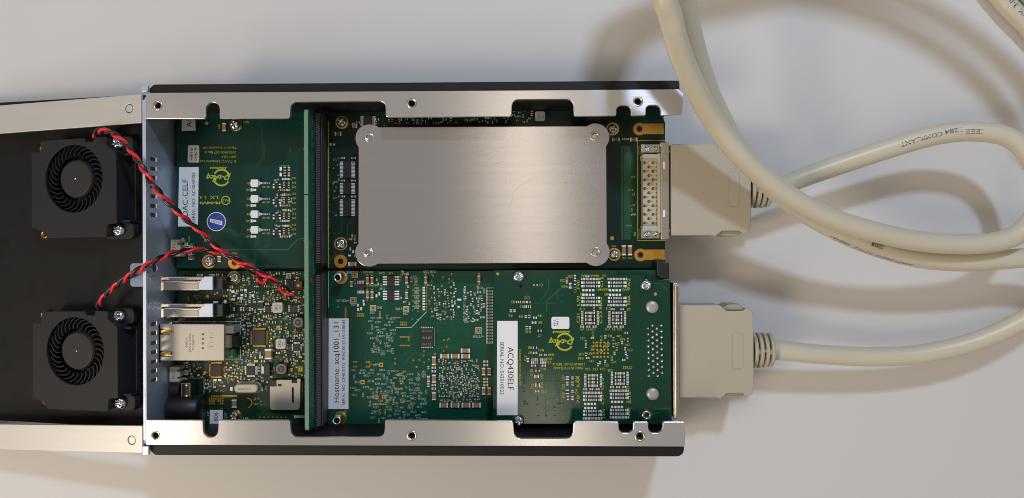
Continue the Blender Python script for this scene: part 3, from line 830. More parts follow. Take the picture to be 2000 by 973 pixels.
# ---- board B: upper right (under the heat spreader)
Bd = Board('circuit_board', 'dark green board carrying the aluminium spreader plate and the cream cable socket', 'circuit board',
           [(638.5, 205), (638.5, 524), (1299, 524), (1299, 488), (1299, 240), (1294, 226), (1294, 205)], ZB, ('pcbdark', 'edge2'))
Bd.sw.prect(640.6, 236, 642, 523, ZB+.3, 1)
for q in range(60):
    Bd.sw.prect(641.5, 240+q*4.8, 643.5, 241.6+q*4.8, ZB+.34, 1) if q % 3 == 0 else None
for q in range(57): Bd.pad(639.6, 336+q*3.1, 3, 1.5, 4)
Bd.screw(667, 238.5, 10, 12.5, dx=1, dy=1); Bd.screw(665.5, 476.5, 10.5, 13)
Bd.gring(665.5, 510.5, 5.6, 13)
Bd.gd.pdisc(665.5, 510.5, 5.4, ZB+.2, 1)
Bd.cap(660, 261.5, 13, 8, 'capbr'); Bd.small(653, 282.5, 3.6, 3.6, 5); Bd.small(646, 282.5, 3.6, 3.6, 5)
Bd.chip(678, 331, 16, 34, 5, 'l', 12, 7, m='ic'); Bd.chip(678, 368, 16, 23, 5, 'l', 8, 7); Bd.chip(678, 405.5, 16, 35, 5, 'l', 12, 7)
for y in (309, 353, 384): Bd.text('G10 C10', 666, y, 12, 3, 180, 1); Bd.small(691, y, 9, 3, 2); Bd.small(671, y, 6, 3, 0); Bd.text('U9', 654, y+3, 6, 4, 180, 1)
Bd.vias(650, 320, 662, 425, 14, 1.6)
Bd.scatter(683, 457, 697, 500, 14, ((3, 5), (5, 3)), (0, 3, 5)); Bd.cap(688, 516, 16, 8, 'captan'); Bd.small(684, 502, 4, 8, 3); Bd.small(691, 502, 4, 8, 3); Bd.vias(682, 458, 696, 480, 8, 1.5)
Bd.chip(718, 236, 17, 20, 5, 'l', 9, 6); Bd.scatter(735, 224, 1000, 242, 60, ((4, 3), (3, 5), (7, 4)), (2, 3, 3, 3)); Bd.scatter(690, 232, 706, 244, 6)
Bd.cap(693, 246, 9, 8, 'captan'); Bd.vias(690, 240, 760, 245, 10)
Bd.inductor(1055, 227, 20, '2R2'); Bd.scatter(1002, 216, 1042, 240, 20, ((4, 3), (3, 5)), (2, 3)); Bd.chip(1160, 232, 30, 10, 4, '', 0)
Bd.scatter(760, 231, 1000, 240, 40, ((4, 3), (3, 4), (12, 5)), (3, 3, 2))
Bd.screw(1196.5, 252, 9.5, 12.5); Bd.screw(1199.5, 497, 9.5, 12.5); Bd.gd.pdisc(1195.5, 465.5, 4, ZB+.35, 0)
Bd.text('ME14', 1198, 481, 10, 3.6, 180, 1)
for (y0, y1, cx, cy, x1) in ((241.5, 262, 1249, 252, 1296), (487.5, 508, 1251, 498, 1298.5)):
    k = 1
    out = [(x1, y0), (x1, y1), (cx+9, y1)]+[(cx+12.5*math.cos(math.radians(a)), cy+12.5*math.sin(math.radians(a))) for a in range(50, 311, 20)]+[(cx+9, y0)]
    mb = MB(); mb.pplate([out, circ(cx, cy, 5.8, 20)], ZB+.05, ZB+.9); mb.build('earth_pad', ['gold'], Bd.root); Bd.gd.pdisc(cx, cy, 5.6, ZB+.1, 1)
    Bd.take(cx+15, cy, 70, 24)
Bd.cap(1218.5, 489, 8, 20, 'captan'); Bd.cap(1230.5, 489, 8, 20, 'captan'); Bd.text('C65', 1219, 504, 8, 4, 180, 1); Bd.text('C70', 1231, 504, 8, 4, 180, 1)
Bd.cap(1203, 272.5, 14, 7, 'capbr'); Bd.cap(1238, 272.5, 14, 7, 'capbr'); Bd.small(1218, 272, 6, 3, 0); Bd.small(1226, 272, 5, 3, 0)
for x, w, m in ((1205, 13, 2), (1225, 14, 0), (1236, 3, 2), (1215, 3, 1)): Bd.tr.prect(x-w/2, 285, x+w/2, 468, ZB+.15, m)
Bd.bundle([(1234, 300), (1234, 460)], 3, 2.2, .8, 1)
Bd.sw.pframe(1245, 274, 1300, 470.5, 1.2, ZB+.3, 1)
Bd.text('J1', 1238, 380, 5, 4, 180, 1); Bd.text('L4', 1236, 420, 8, 4, 180, 1); Bd.text('L5', 1236, 346, 8, 4, 180, 1)
Bd.texts(1228, 330, 1243, 460, 6, 1, 3.6)
Bd.rtraces(645, 285, 662, 500, 6, 0); Bd.rtraces(645, 425, 695, 470, 4, 1)
Bd.bundle([(643, 511), (655, 497), (672, 493)], 2, 4, 1, 1)
# cream socket on this board
zt = -72
cs = P(1276, 373, zt)
mb = MB()
a = P(1252, 465, zt); b = P(1292, 282, zt)
mb.pbox(1256, 301, 1289, 444, ZB+1, zt-14)
mb.box(P(1256, 300, zt).x, P(1256, 310, zt-6).y, P(1289, 300, zt).x, P(1256, 301, zt-6).y, ZB+1, zt-6)
mb.box(P(1256, 440, zt).x, P(1256, 452, zt-6).y, P(1289, 440, zt).x, P(1256, 441, zt-6).y, ZB+1, zt-6)
mb.box(P(1285, 440, zt).x, P(1256, 455, zt-4).y, P(1291, 440, zt).x, P(1256, 300, zt-4).y, ZB+1, zt-3)
body = mb.build('cable_socket', ['cream'], Bd.root, bevel=.8)
q = MB(); w = MB()
for r_ in range(15):
    for c_ in range(4):
        if (r_+c_) % 2 == 0 and c_ < 3 or c_ == 3:
            y = 318+r_*8.4+(0 if c_ < 3 else 0); x = 1259+c_*8.2
            pp = P(x, y, zt-13)
            if c_ < 3: q.cyl(pp.x, pp.y, 3.0, zt-14, zt-13.2, 10, 1); q.box(pp.x, pp.y-.8, pp.x+7, pp.y+.8, zt-14, zt-12.4, 0)
            else: q.box(pp.x-2, pp.y-1.6, pp.x+5, pp.y+1.6, zt-14, zt-12.8, 1)
q.build('contact_row', ['gold', 'brown'], body)
mb = MB()
for (y0, y1) in ((281, 299), (446, 467)): mb.pbox(1251, y0, 1289, y1, ZB+1, zt-8, 0)
mb.build('mounting_foot', ['nickel'], body, bevel=1.5)
for y in (290.5, 457):
    screw(body, 1265, y, zt-8, 6.5, 6); screw(body, 1281, y, zt-8, 4.5, 6, name='rivet')
mb = MB(); a = P(1291, 469, zt+4); b = P(1307, 277, zt+4)
mb.plate([rpoly([(a.x, a.y, 3), (b.x, a.y+2, 3), (b.x, b.y-2, 4), (b.x-6, b.y, 3), (b.x-18, b.y, 3), (b.x-19, b.y-7, 2), (a.x, b.y-9, 2)])], -150, zt+4, 0, 1.5)
mb.build('socket_flange', ['nickel'], body)
mb = MB()
a = P(1297, 340, zt+5); mb.box(a.x-2, P(1297, 330, zt+5).y, a.x+2, P(1297, 316, zt+5).y, zt+4, zt+5.5)
mb.box(a.x-2, P(1297, 424, zt+5).y, a.x+2, P(1297, 410, zt+5).y, zt+4, zt+5.5); mb.build('flange_tab', ['flat'], body)
Bd.finish()

# ---- board C: lower left processor board
C = Board('circuit_board', 'crowded green board with the metal network jack, card slot and oval crystal', 'circuit board',
          [(347, 529.5), (346, 835), (636, 835), (636, 529.5)], ZB, ('pcbolive', 'edge2'))
C.tf = .30
C.rtraces(350, 570, 434, 590, 8, 0); C.rtraces(395, 700, 600, 820, 34, 1, .7); C.rtraces(440, 570, 595, 740, 50, 1, .7)
C.screw(457, 543, 10.5, 13.5); C.screw(457, 813, 9.5, 12, dx=4)
C.text('OUT', 439, 551, 12, 5, -90, 0)
# video ports
def vport(y0, y1):
    z1 = -68; C.take(371, (y0+y1)/2, 128, y1-y0)
    a = P(309, y1, z1); b = P(433, y0, z1)
    yy0 = P(350, y1, z1).y; yy1 = P(350, y0, z1).y
    x = lambda px: P(px, 550, z1).x
    mb = MB(); mb.box(x(309), yy0, x(389), yy0+16*K(z1)+3, ZB+1, z1)
    mb.box(x(309), yy0+16*K(z1)+3, x(412), yy1, ZB+1, z1-10)
    o = mb.build('video_port', ['nickel'], C.root, bevel=1.6, segs=2, label='silver display port shell with a folded latch plate')
    mb = MB(); mb.plate([rpoly([(x(388), yy0+1, 1), (x(416), yy0+1, 1), (x(416), yy1+1, 1), (x(400), yy1+1, 1), (x(388), yy1-12, 1)])], z1-6, z1+1.5, 0, 1); mb.build('latch_plate', ['steel'], o)
    mb = MB(); mb.box(x(416.5), yy0+1, x(432), yy1-1, ZB+1, z1-8, 0); mb.box(x(340), yy0+8, x(346), yy0+13, z1-.5, z1+2, 1); mb.build('rear_block', ['plastic', 'nickel'], o, bevel=.6)
    mb = MB(); mb.box(x(347), yy0+3, x(387), yy0+15, z1, z1+1, 0); mb.build('shell_panel', ['jack'], o, bevel=.4)
vport(541, 567.5); vport(594, 620.5)
C.scatter(366, 536, 430, 540, 8, ((10, 3), (5, 3)), (0, 4)); C.sw.prect(433.5, 535, 434.8, 567, ZB+.3, 0); C.sw.prect(433.5, 590, 434.8, 618, ZB+.3, 0)
C.small(372, 570, 9, 4, 7); C.small(428, 568.5, 6, 3, 5); C.small(422, 590, 9, 4, 4)
# network jack
zj = -52
C.take(375, 668, 130, 76)
J = lambda px, py: tuple(P(px, py, zj)[:2])
out = [J(312.5, 633), J(438, 633.5), J(437.5, 704.5), J(312.5, 704.5), J(312.5, 697)] + [J(x, y) for x, y in ((332, 697), (338, 694), (340, 691), (338, 687.5), (332, 685.5), (312.5, 685.5), (312.5, 654), (332, 654), (338, 651), (340, 648), (338, 644.5), (332, 642), (312.5, 642))]
mb = MB(); mb.plate([out], zj-4, zj, 0, .8); 
jx0, jy0 = J(316, 704); jx1, jy1 = J(437, 634)
jk = mb.build('network_jack', ['jack'], C.root)
mb = MB(); mb.box(jx0, jy0+2, jx1-2, jy1-2, ZB+1, zj-4.5); mb.build('jack_body', ['nickel'], jk)
for y in (648, 691.5):
    mb = MB(); a_ = J(313, y+3.2); b_ = J(333, y-3.2); mb.plate([rect(a_[0], a_[1], b_[0], b_[1], 2.5)], zj-3.5, zj-.5, 0, .8); mb.build('spring_finger', ['gold'], jk)
mb = MB()
for i, t in enumerate(['PULSEJACK', 'JXK-0190NL', 'CHINA']): mb.ptext(t, 377-i*6.5, 669, [30, 38, 20][i], 4, zj+.25, 90, 0, 2)
for i in range(4): mb.prect(394, 651+i*9, 398, 655+i*9, zj+.25); mb.prect(409, 650+i*9, 416, 650.8+i*9, zj+.25)
mb.build('printed_text', ['inkbrown'], jk)
mb = MB(); mb.pbox(441, 637, 456, 652, ZB+1, -75, 0); mb.pbox(440, 654, 452, 680, ZB+1, -80, 1); mb.pbox(443, 682, 455, 699, ZB+1, -90, 2); mb.pbox(453, 656, 466, 679, ZB+1, -92, 3)
mb.build('jack_rear', ['indsil', 'nickel', 'green', 'plastic'], jk, bevel=1)
C.sw.pframe(330, 628, 470, 702, 1.1, ZB+.3, 0); C.take(455, 665, 30, 74)
# cream socket, power sockets
wire_socket(C, 331, 717, 351, 746, 'KZ')
zc = -80
C.take(355, 764, 60, 36); C.take(355, 803, 80, 42)
mb = MB(); a = P(329, 764, zc+5)
mb.lathe(0, a.y, [(3, P(331, 764, zc).x), (16, P(331, 764, zc).x), (17, P(334, 764, zc).x), (17, P(352, 764, zc).x)], 20, 0, True, 'x', zc-8)
mb.pbox(352, 748, 373, 779, ZB+1, zc+4, 0); aj = mb.build('audio_socket', ['plastic'], C.root, bevel=1.2)
mb = MB(); mb.pframe(354, 748.5, 371.5, 778.5, .9, zc+4.3); mb.pdisc(364, 753, 1.8, zc+4.3, 1); mb.pdisc(364, 773.5, 1.8, zc+4.3, 1); mb.build('terminal', ['capgr', 'gold'], aj)
mb = MB(); zp = -58; yc = P(340, 803, zp).y
mb.lathe(0, yc, [(8, P(320, 803, zp).x), (27, P(320, 803, zp).x), (29, P(323, 803, zp).x), (29, P(380, 803, zp).x), (24, P(384, 803, zp).x), (.01, P(384, 803, zp).x)], 24, 0, True, 'x', zp-29)
mb.box(P(330, 803, zp).x, yc-26, P(382, 803, zp).x, yc+26, ZB+1, zp-26, 0)
pj = mb.build('power_socket', ['plastic'], C.root)
mb = MB(); mb.pbox(384, 797, 391, 810, ZB+1, -88); mb.build('terminal', ['solder'], pj, bevel=1.5)
C.sw.prect(398, 738, 399, 822, ZB+.3, 0); C.sw.prect(368, 738, 399, 739, ZB+.3, 0); C.sw.prect(371, 778, 399, 779, ZB+.3, 0); C.take(385, 758, 28, 38)
st = C.sticker([(410, 801), (409.5, 830), (434.5, 830), (435, 801)]); C.stext(st, [('B06', 421.5, 814, 17, 8, 90)], 'inkblue')
# chips
C.chip(505, 660, 27, 29, 7, 'lt', 14, 4, pm='goldp', mark=None); C.chip(422, 723.5, 23, 24, 6, 'lt', 10, 3.5, pm='goldp'); C.chip(489, 724, 17, 18, 6, 'lt', 9, 4)
C.chip(508, 597, 13, 12, 5, 't', 5, 3); C.chip(463, 604, 10, 9, 4, 'l', 4, 3); C.chip(573, 603, 15, 14, 5, 'l', 4, 3); C.chip(579, 679, 14, 14, 5, 'lt', 5, 3)
C.chip(566, 556, 15, 20, 6, 'l', 6, 3); C.chip(481, 604, 9, 9, 4, 'l', 3, 3); C.chip(523, 604, 12, 14, 5, 'l', 3, 3, pm='tin')
C.chip(582, 558, 17, 17, 8, '', 0, m='brown'); C.gd.pdisc(582, 558, 3, ZB+8.3, 0); C.chip(500, 555, 11, 8, 4, 't', 3, 2)
C.inductor(541.5, 601, 21, '2R2'); C.inductor(548, 672, 20.5, '2R2'); C.inductor(582, 630, 22, '1R', 'ic', 'ridge', True, 180); C.inductor(549, 721, 23, '4R7', 'ic', 'ridge', True, 90)
C.chip(521, 722, 12, 24, 9, '', 0, m='plastic'); C.cap(513, 723, 5, 14, 'white')
C.cap(523.5, 692, 13, 20, 'captan', 9, 'tantalum_capacitor')
C.cap(457, 789, 9, 16, 'captan'); C.tp(563.5, 539, 5); C.tp(587, 721, 5, 1)
# crystal
C.take(480, 760, 62, 20); zx = ZB+20
mb = MB(); a = P(456, 769, zx); b = P(504, 750, zx); rr = (b.y-a.y)/2
mb.plate([rect(a.x-2, a.y-2, b.x+2, b.y+2, rr+1.9, 8)], ZB+1, ZB+4, 0, 1); mb.plate([rect(a.x, a.y, b.x, b.y, rr*.99, 8)], ZB+4, zx, 0, 3)
cr = mb.build('crystal', ['jack'], C.root)
mb = MB(); mb.ptext('25.000', 477, 760, 24, 4.5, zx+.2, 180, 0, 2); mb.build('printed_text', ['inkbrown'], cr)
C.pad(452, 760, 5, 7); C.pad(509, 760, 8, 7)
# card slot
C.take(557, 770, 62, 62); zs = ZB+14
mb = MB()
oo = [(527, 746), (538, 746), (538, 756), (527, 756), (527, 797), (530, 801), (582, 801), (586, 795), (587, 741), (581, 741), (581, 748), (570, 748), (570, 742), (540, 742), (527, 742)]
oo = [(527, 755), (540, 755), (540, 742), (570, 742), (570, 748), (580, 748), (580, 740), (587, 740), (586, 795), (582, 801), (530, 801), (527, 797)]
mb.pplate([oo, rect(543, 750, 550, 754.5), rect(570, 757, 574, 787, 1)], zs-2, zs, 0, .5)
cslot = mb.build('card_slot', ['jack'], C.root)
mb = MB(); mb.pbox(528, 743, 585, 799, ZB+1, zs-2.4); mb.build('slot_body', ['plastic'], cslot)
mb = MB(); mb.pbox(587.5, 745, 592, 798, ZB+1, zs-4); mb.build('slot_edge', ['plastic'], cslot)
for i in range(7): C.gd.pdisc(507+i*8.5, 815, 1.6, ZB+.5, 0); 
for i in range(14): C.pad(576+i*1.8-1, 814, 1, 5)
# gold pad blocks
for i in range(7):
    for j in range(4):
        if (i, j) not in ((3, 2), (3, 3), (4, 3), (0, 0)): C.gd.prect(408+i*4.2, 772.5+j*4.6, 411+i*4.2, 776+j*4.6, ZB+.35)
C.gd.prect(432, 771.5, 463, 775, ZB+.35)
C.take(435, 782, 58, 24); C.gd.pring(483, 787, 8, 10, ZB+.35, 0, 16, -80, 90); C.take(483, 787, 22, 22)
C.text('D15', 500, 789, 9, 4, 180, 0); C.text('BT1', 480, 817, 9, 4, 180, 0)
# dense small components
C.scatter(440, 560, 458, 624, 18, ((6, 5), (5, 6), (7, 4)), (5, 5, 6, 2)); C.scatter(442, 566, 505, 590, 60, ((5, 4), (4, 5), (4, 4)), (5, 3, 2, 0))
C.scatter(470, 532, 596, 742, 620, ((4, 2.6), (2.6, 4), (3.4, 5.5), (5.5, 3.4), (3, 3), (7, 4)), (0, 1, 2, 3, 3, 3, 7, 7, 1, 0, 6, 3))
C.scatter(472, 612, 490, 740, 100, ((4, 2.6), (2.6, 4), (3, 3)), (0, 2, 3, 5, 7))
C.scatter(436, 706, 478, 740, 60, ((6, 3), (4, 2.6), (3, 3)), (0, 2, 7, 7, 4)); C.scatter(394, 705, 440, 765, 50, ((3, 5), (5, 3), (4, 3)), (0, 2, 3, 7))
C.scatter(355, 708, 392, 744, 60, ((3, 5), (5, 3), (3, 3)), (0, 2, 3, 5)); C.scatter(400, 742, 450, 770, 30, ((6, 4), (4, 6)), (2, 5, 4)); C.scatter(460, 736, 524, 750, 30, ((5, 3), (3, 3)), (0, 7, 2)); C.scatter(588, 735, 597, 800, 16)
C.vias(440, 560, 596, 745, 300, 1.5); C.vias(352, 572, 432, 592, 16, 1.6); C.vias(400, 740, 520, 800, 30, 1.4)
C.texts(440, 560, 594, 742, 90, 1, 3.4); C.texts(396, 742, 520, 812, 14, 0, 4)
C.finish()

# ---- board D: lower middle
Dd = Board('circuit_board', 'green board with the long host name sticker and white lettering beside the riser connector', 'circuit board',
           [(638.5, 529.5), (639, 835), (1280, 835), (1280, 529.5)], ZB, ('pcb2', 'edge2'))
Dd.sw.prect(641, 530, 641.9, 600, ZB+.3, 0); Dd.sw.prect(640.5, 799, 641.4, 832, ZB+.3, 0)
for q in range(88): Dd.pad(639.8, 545+q*3.1, 2.4, 1.4)
st = Dd.sticker([(642, 622), (641.5, 799), (680.5, 799), (681, 622)])
Dd.stext(st, [('Hostname: acq1001_131', 656.5, 708, 156, 10.5, 90), ('SERIAL NO: CE4010131  MAC:00:21:54:12:00:83', 671, 708, 166, 5.8, 90)])
Dd.post(659, 542, 9, 7, 0); Dd.post(657.5, 822, 9, 8, -6)
for (x, y, t, tx, ty, l, r) in ((693, 536.5, 'TP13', 683, 532, 10, 180), (690, 587, '+VREF_5V', 670, 587.5, 26, 180), (728.5, 602, 'GND', 741, 601, 10, 180), (793, 604, '+2V5', 779, 603.5, 13, 180), (934.5, 645.5, '+VTTREF', 934, 657, 21, 180)):
    Dd.tp(x, y, 6); Dd.text(t, tx, ty, l, 5, r, 0); Dd.take(tx, ty, l, 6)
for (x, y, t) in ((744, 712.5, '+5V'), (708, 746.5, '+1V8')):
    Dd.take(x, y, 9, 9); Dd.gd.prect(x-4, y-4, x+4, y+4, ZB+.35); Dd.gd.pdisc(x, y, 2, ZB+.5, 1); Dd.text(t, x-10, y, 11, 5, 180, 0); Dd.take(x-10, y, 12, 6)
for (x, y, t) in ((690, 595.5, 'TP13'), (727.5, 611, 'TP18'), (792, 612.5, 'TP4')): Dd.text(t, x, y, 9, 4, 180)
Dd.chip(763, 548.5, 14, 21, 6, 'l', 4, 9); Dd.chip(763, 577, 14, 21, 6, 'l', 4, 9); Dd.chip(704, 561, 15, 13, 5, 't', 5, 6, pm='tin')
Dd.chip(833.5, 659.5, 26, 36, 6, 't', 7, 2.5, mark=['PS5120', 'MT47A', '20190'])
Dd.sw.prect(847.5, 640, 848.7, 676, ZB+.3)
for x, y in ((717.5, 548), (726.5, 548), (717.5, 576), (726.5, 576), (794, 547), (794, 577), (831.5, 547), (935.5, 545)):
    Dd.cap(x, y, 5.6, 13.5, 'captan', 5); Dd.via(x, y-10, 1.8); Dd.via(x, y+10, 1.4)
Dd.cap(686, 555, 5, 11, 'captan', 4)
Dd.text('R106 C104', 719, 532, 20, 4.4); Dd.text('C103', 746, 534, 11, 4.2); Dd.text('U9', 763, 534, 8, 4.2); Dd.text('C13', 785, 534, 11, 4.2, 90); Dd.text('C108 C105', 839, 531, 24, 4.4)
Dd.text('R105 C102 C105', 724, 557.5, 27, 4); Dd.text('C107', 747, 564, 11, 4); Dd.text('L5', 803, 545, 10, 4, 90); Dd.text('C109', 937, 562, 12, 4)
Dd.sw.pstrip([(773, 640), (803, 640), (833, 609)], 1.1, ZB+.3, 0)
# header pads beside the plug-in board
Dd.sw.pframe(950, 562, 966, 671, 1, ZB+.3, 0); Dd.take(957, 616, 18, 112)
for i in range(18):
    y = 569+i*5.8; Dd.pad(957, y, 9, 3.2, 2); Dd.pad(953, y, 2.5, 3.6, 4); Dd.pad(961.5, y, 2, 3.6, 4)
for (x, y, w, h) in ((909, 685, 18, 8), (868.5, 696, 17, 8.5), (889, 696, 17, 8.5), (909.5, 696, 17, 8.5), (847.5, 705, 7.5, 17), (847.5, 740, 7.5, 15.5), (847.5, 774, 7.5, 15.5), (944.5, 726, 6.5, 14.5), (955.5, 726, 6.5, 14.5), (944.5, 764, 6.5, 14.5), (955.5, 764, 6.5, 14.5), (866.5, 792, 17, 9), (888.5, 792, 17, 9), (910, 792, 17, 9), (930.5, 792, 17, 9)):
    Dd.cap(x, y, w, h, 'captan', 6)
for y in (718, 725, 752, 759): Dd.small(847.5, y, 8, 4, 2)
for y in (706, 713, 740, 746, 752): Dd.small(949, y, 9, 4, 0)
Dd.small(837, 740, 5, 12, 0); Dd.small(837, 752, 4, 7, 2); Dd.small(837, 718, 3, 6, 2); Dd.small(901, 770, 4, 4, 5)
Dd.scatter(857, 702, 936, 744, 150, ((2.2, 5.5), (2.2, 4.5), (4.5, 2.2)), (0, 1, 2, 0)); Dd.scatter(857, 744, 936, 787, 170, ((2, 4), (4, 2), (2.6, 2.6)), (0, 1, 2, 0))
Dd.scatter(888, 735, 932, 775, 120, ((2, 3.2), (3.2, 2)), (0, 5, 0))
Dd.vias(857, 702, 936, 787, 90, 1.2)
Dd.scatter(842, 560, 885, 625, 70, ((2.6, 6), (2.6, 4), (6, 2.6), (3, 3)), (1, 2, 0, 3)); Dd.vias(805, 535, 885, 625, 60, 1.5)
for i in range(9): Dd.small(828, 562+i*5.3, 5, 3, 5); Dd.via(833, 562+i*5.3, 1.5); Dd.text('R%d' % (52+i), 813.5, 563+i*4.9, 8, 3.6)
Dd.viagrid(807, 567, 2, 4, 12.5, 10.5, 1.5)
Dd.scatter(886, 550, 890, 620, 10, ((3, 9), (3, 7)), (1, 2)); Dd.scatter(882, 585, 906, 600, 6, ((8, 3.4), (4, 4)), (5, 0)); Dd.scatter(908, 562, 948, 632, 50, ((3, 8), (8, 3), (3, 5)), (1, 2, 0))
for i, t in enumerate(['C107', 'C119', 'C170', 'C183', 'C187']): Dd.text(t, 907, 568+i*13.5, 11, 4.4, -90)
Dd.texts(908, 562, 948, 632, 8, 0, 3.8); Dd.text('C159', 913, 612, 11, 4); Dd.text('C113', 923, 627, 11, 4)
Dd.texts(722, 618, 768, 692, 62, 0, 4.0, (180, 180, -90)); Dd.texts(690, 722, 770, 778, 40, 0, 4.0); Dd.texts(722, 758, 792, 822, 60, 0, 3.8); Dd.texts(770, 725, 832, 820, 60, 0, 3.8); Dd.texts(690, 532, 850, 560, 8, 0, 3.6)
Dd.scatter(696, 585, 712, 606, 8, ((3.6, 6), (3, 5)), (4, 5)); Dd.scatter(735, 533, 758, 585, 14, ((3, 6), (3, 4)), (2, 4, 7)); Dd.scatter(783, 532, 800, 600, 20, ((3, 4), (4, 3)), (2, 0, 7))
Dd.viagrid(675, 602, 1, 6, 4, 3.8, 1.9); Dd.viagrid(698, 613, 4, 2, 3.8, 4.2, 1.6); Dd.viagrid(742, 609, 1, 4, 4, 3.8, 1.7); Dd.viagrid(768, 620.5, 5, 1, 3.2, 4, 1.4); Dd.viagrid(783, 630, 4, 2, 3.5, 4.4, 1.5)
Dd.viagrid(782, 658, 6, 1, 3.4, 4, 1.5); Dd.viagrid(782, 675, 6, 1, 3.4, 4, 1.5); Dd.viagrid(798, 661, 1, 2, 4, 3.8, 1.5); Dd.viagrid(680, 672, 1, 4, 4, 5, 1.6); Dd.viagrid(691, 707, 2, 2, 5, 9, 1.8); Dd.viagrid(716, 707, 2, 2, 5, 9, 1.8)
Dd.viagrid(729, 774, 4, 2, 3.2, 4, 1.5); Dd.viagrid(747, 773, 3, 2, 3.4, 4.5, 1.5); Dd.viagrid(729, 790, 4, 1, 3.2, 4, 1.5); Dd.viagrid(745, 790, 4, 1, 3.2, 4, 1.5); Dd.viagrid(771, 759, 5, 1, 3.6, 4, 1.7); Dd.viagrid(778, 730, 3, 2, 3.4, 3.5, 1.5)
Dd.vias(796, 680, 850, 740, 14, 1.7); Dd.vias(660, 545, 700, 700, 5, 1.7); Dd.vias(690, 690, 800, 740, 6, 1.7); Dd.vias(858, 655, 880, 690, 6, 1.7)
Dd.bundle([(792, 707), (812, 684)], 1, 1, 1.3, 1)
Dd.bundle([(855, 640), (945, 640)], 9, 4, .8, 0); Dd.bundle([(858, 672), (948, 672)], 4, 4, .8, 1)
Dd.rtraces(684, 535, 960, 700, 50, 0, .7); Dd.rtraces(684, 690, 850, 820, 30, 0, .7)
Dd.finish()

# ---- riser card with edge connector
rz = -8
xr0 = P(594.5, 500, rz).x; xr1 = xr0+8; yr1 = P(600, 213, rz).y; yr0 = P(600, 842, rz).y
rb = thing('riser_card', (xr0+5, (yr0+yr1)/2, ZB-20), 'tall bright green riser card standing on edge across both rows of boards', 'circuit board')
vs, fs = curve_mesh([rpoly([(yr0, -165), (yr1, -165), (yr1, rz, 7), (yr0, rz, 7)], 4)], xr1-xr0, 0)
mb = MB(); mb.add([(xr0+t, y, z) for y, z, t in vs], fs)
for i, f in enumerate(mb.f):
    xs = {round(mb.v[k][0], 2) for k in f}
    mb.m[i] = 0 if len(xs) == 1 else 1
mb.build('substrate', ['pcbteal', 'edge'], rb)
rn = random.Random(5)
mb = MB()     # solder points on the visible right face
def rface(y, z, r, mi, n=8, sx=.6):
    mb.add([(xr1+sx, y+r*math.cos(2*math.pi*k/n), z+r*math.sin(2*math.pi*k/n)) for k in range(n)], [tuple(range(n))], mi)
y = yr0+14
while y < yr1-12:
    rface(y, -40+rn.uniform(-3, 3), 2.0, rn.choice((0, 0, 2)), sx=.5)
    if rn.random() < .7: rface(y+rn.uniform(-3, 3), rn.uniform(-62, -20), 1.5, rn.choice((0, 2, 2)), sx=.55)
    if rn.random() < .5: rface(y+rn.uniform(-3, 3), rn.uniform(-62, -48), 1.2, 0, sx=.45)
    y += 6.2
for yy in (P(612, 548, -25).y,): rface(yy, -24, 7, 1, 12, .7)
mb.build('solder_points', ['silkw', 'gold', 'edge2'], rb, kind='stuff')
# silk mark and notch on edge
mb = MB(); q = P(602, 380, rz); mb.box(xr0-.5, q.y-1, xr1+.5, q.y+1, rz-2, rz+.3); mb.build('scored_line', ['hole'], rb)
for yy, c_ in ((291, 'gold'), (470, 'gold')):
    q = P(596, yy, rz-12); mb = MB(); mb.cyl(xr0-2, q.y, 3, rz-16, rz-12, 10); mb.build('solder_bump', [c_], rb)
# socket along its right face
sx0 = xr1+.8; zt2 = -45
for (a_, b_) in ((213.5, 520), (531, 841)):
    ya = P(625, a_, zt2).y; yb = P(625, b_, zt2).y
    prof = [(sx0, ZB+2), (sx0, zt2), (sx0+2.5, zt2), (sx0+3.2, zt2-3), (sx0+8.2, zt2-17), (sx0+10, zt2-19), (sx0+10.5, ZB+2)]
    vs = [(x, yb, z) for x, z in prof]+[(x, ya, z) for x, z in prof]; n = len(prof)
    mb = MB(); mb.add(vs, [(i, (i+1) % n, (i+1) % n+n, i+n)[::-1] for i in range(n)]+[tuple(range(n)), tuple(range(n, 2*n))[::-1]])
    o = mb.build('edge_connector', ['plastic'], rb)
    n = int((ya-yb-12)/3.55); q = MB()
    for i in range(n):
        y = yb+7+i*3.55
        q.add([(sx0+3.4, y, zt2-2.6), (sx0+8.3, y, zt2-16), (sx0+8.3, y+1.7, zt2-16), (sx0+3.4, y+1.7, zt2-2.6),
               (sx0+3.4, y, zt2-4), (sx0+8.3, y, zt2-18), (sx0+8.3, y+1.7, zt2-18), (sx0+3.4, y+1.7, zt2-4)], [(0, 1, 2, 3), (4, 5, 1, 0), (3, 2, 6, 7)])
    q.build('contact_ribs', ['ridge'], o, kind='stuff')
    mb = MB(); mb.box(sx0+9, yb+5, sx0+11.4, ya-5, ZB+16, zt2-20); mb.build('connector_cap', ['capplas'], o, bevel=.5)

# ---- heat spreader
hz = -56
hs = thing('heat_spreader', P(943, 383, hz-6), 'flat brushed aluminium plate with rounded ears fixed over the upper right board', 'metal plate')
def ear(cx, cy, r, a0, a1, n=12): return [(cx+r*math.cos(math.radians(a0+(a1-a0)*k/n)), cy+r*math.sin(math.radians(a0+(a1-a0)*k/n))) for k in range(n+1)]
out = []
for (cx, cy, r, a0, a1) in ((721.5, 270, 27.5, 140, 308), (1163, 268, 27.5, 232, 400), (1163.5, 492.5, 27.5, -38, 130), (721, 493.5, 27.5, 52, 220)):
    e = ear(cx, cy, r, a0, a1); out += e
hol = [(721, 268, 5.5), (1161.5, 265.5, 6), (1163.5, 492.5, 6), (719.5, 493.5, 6)]
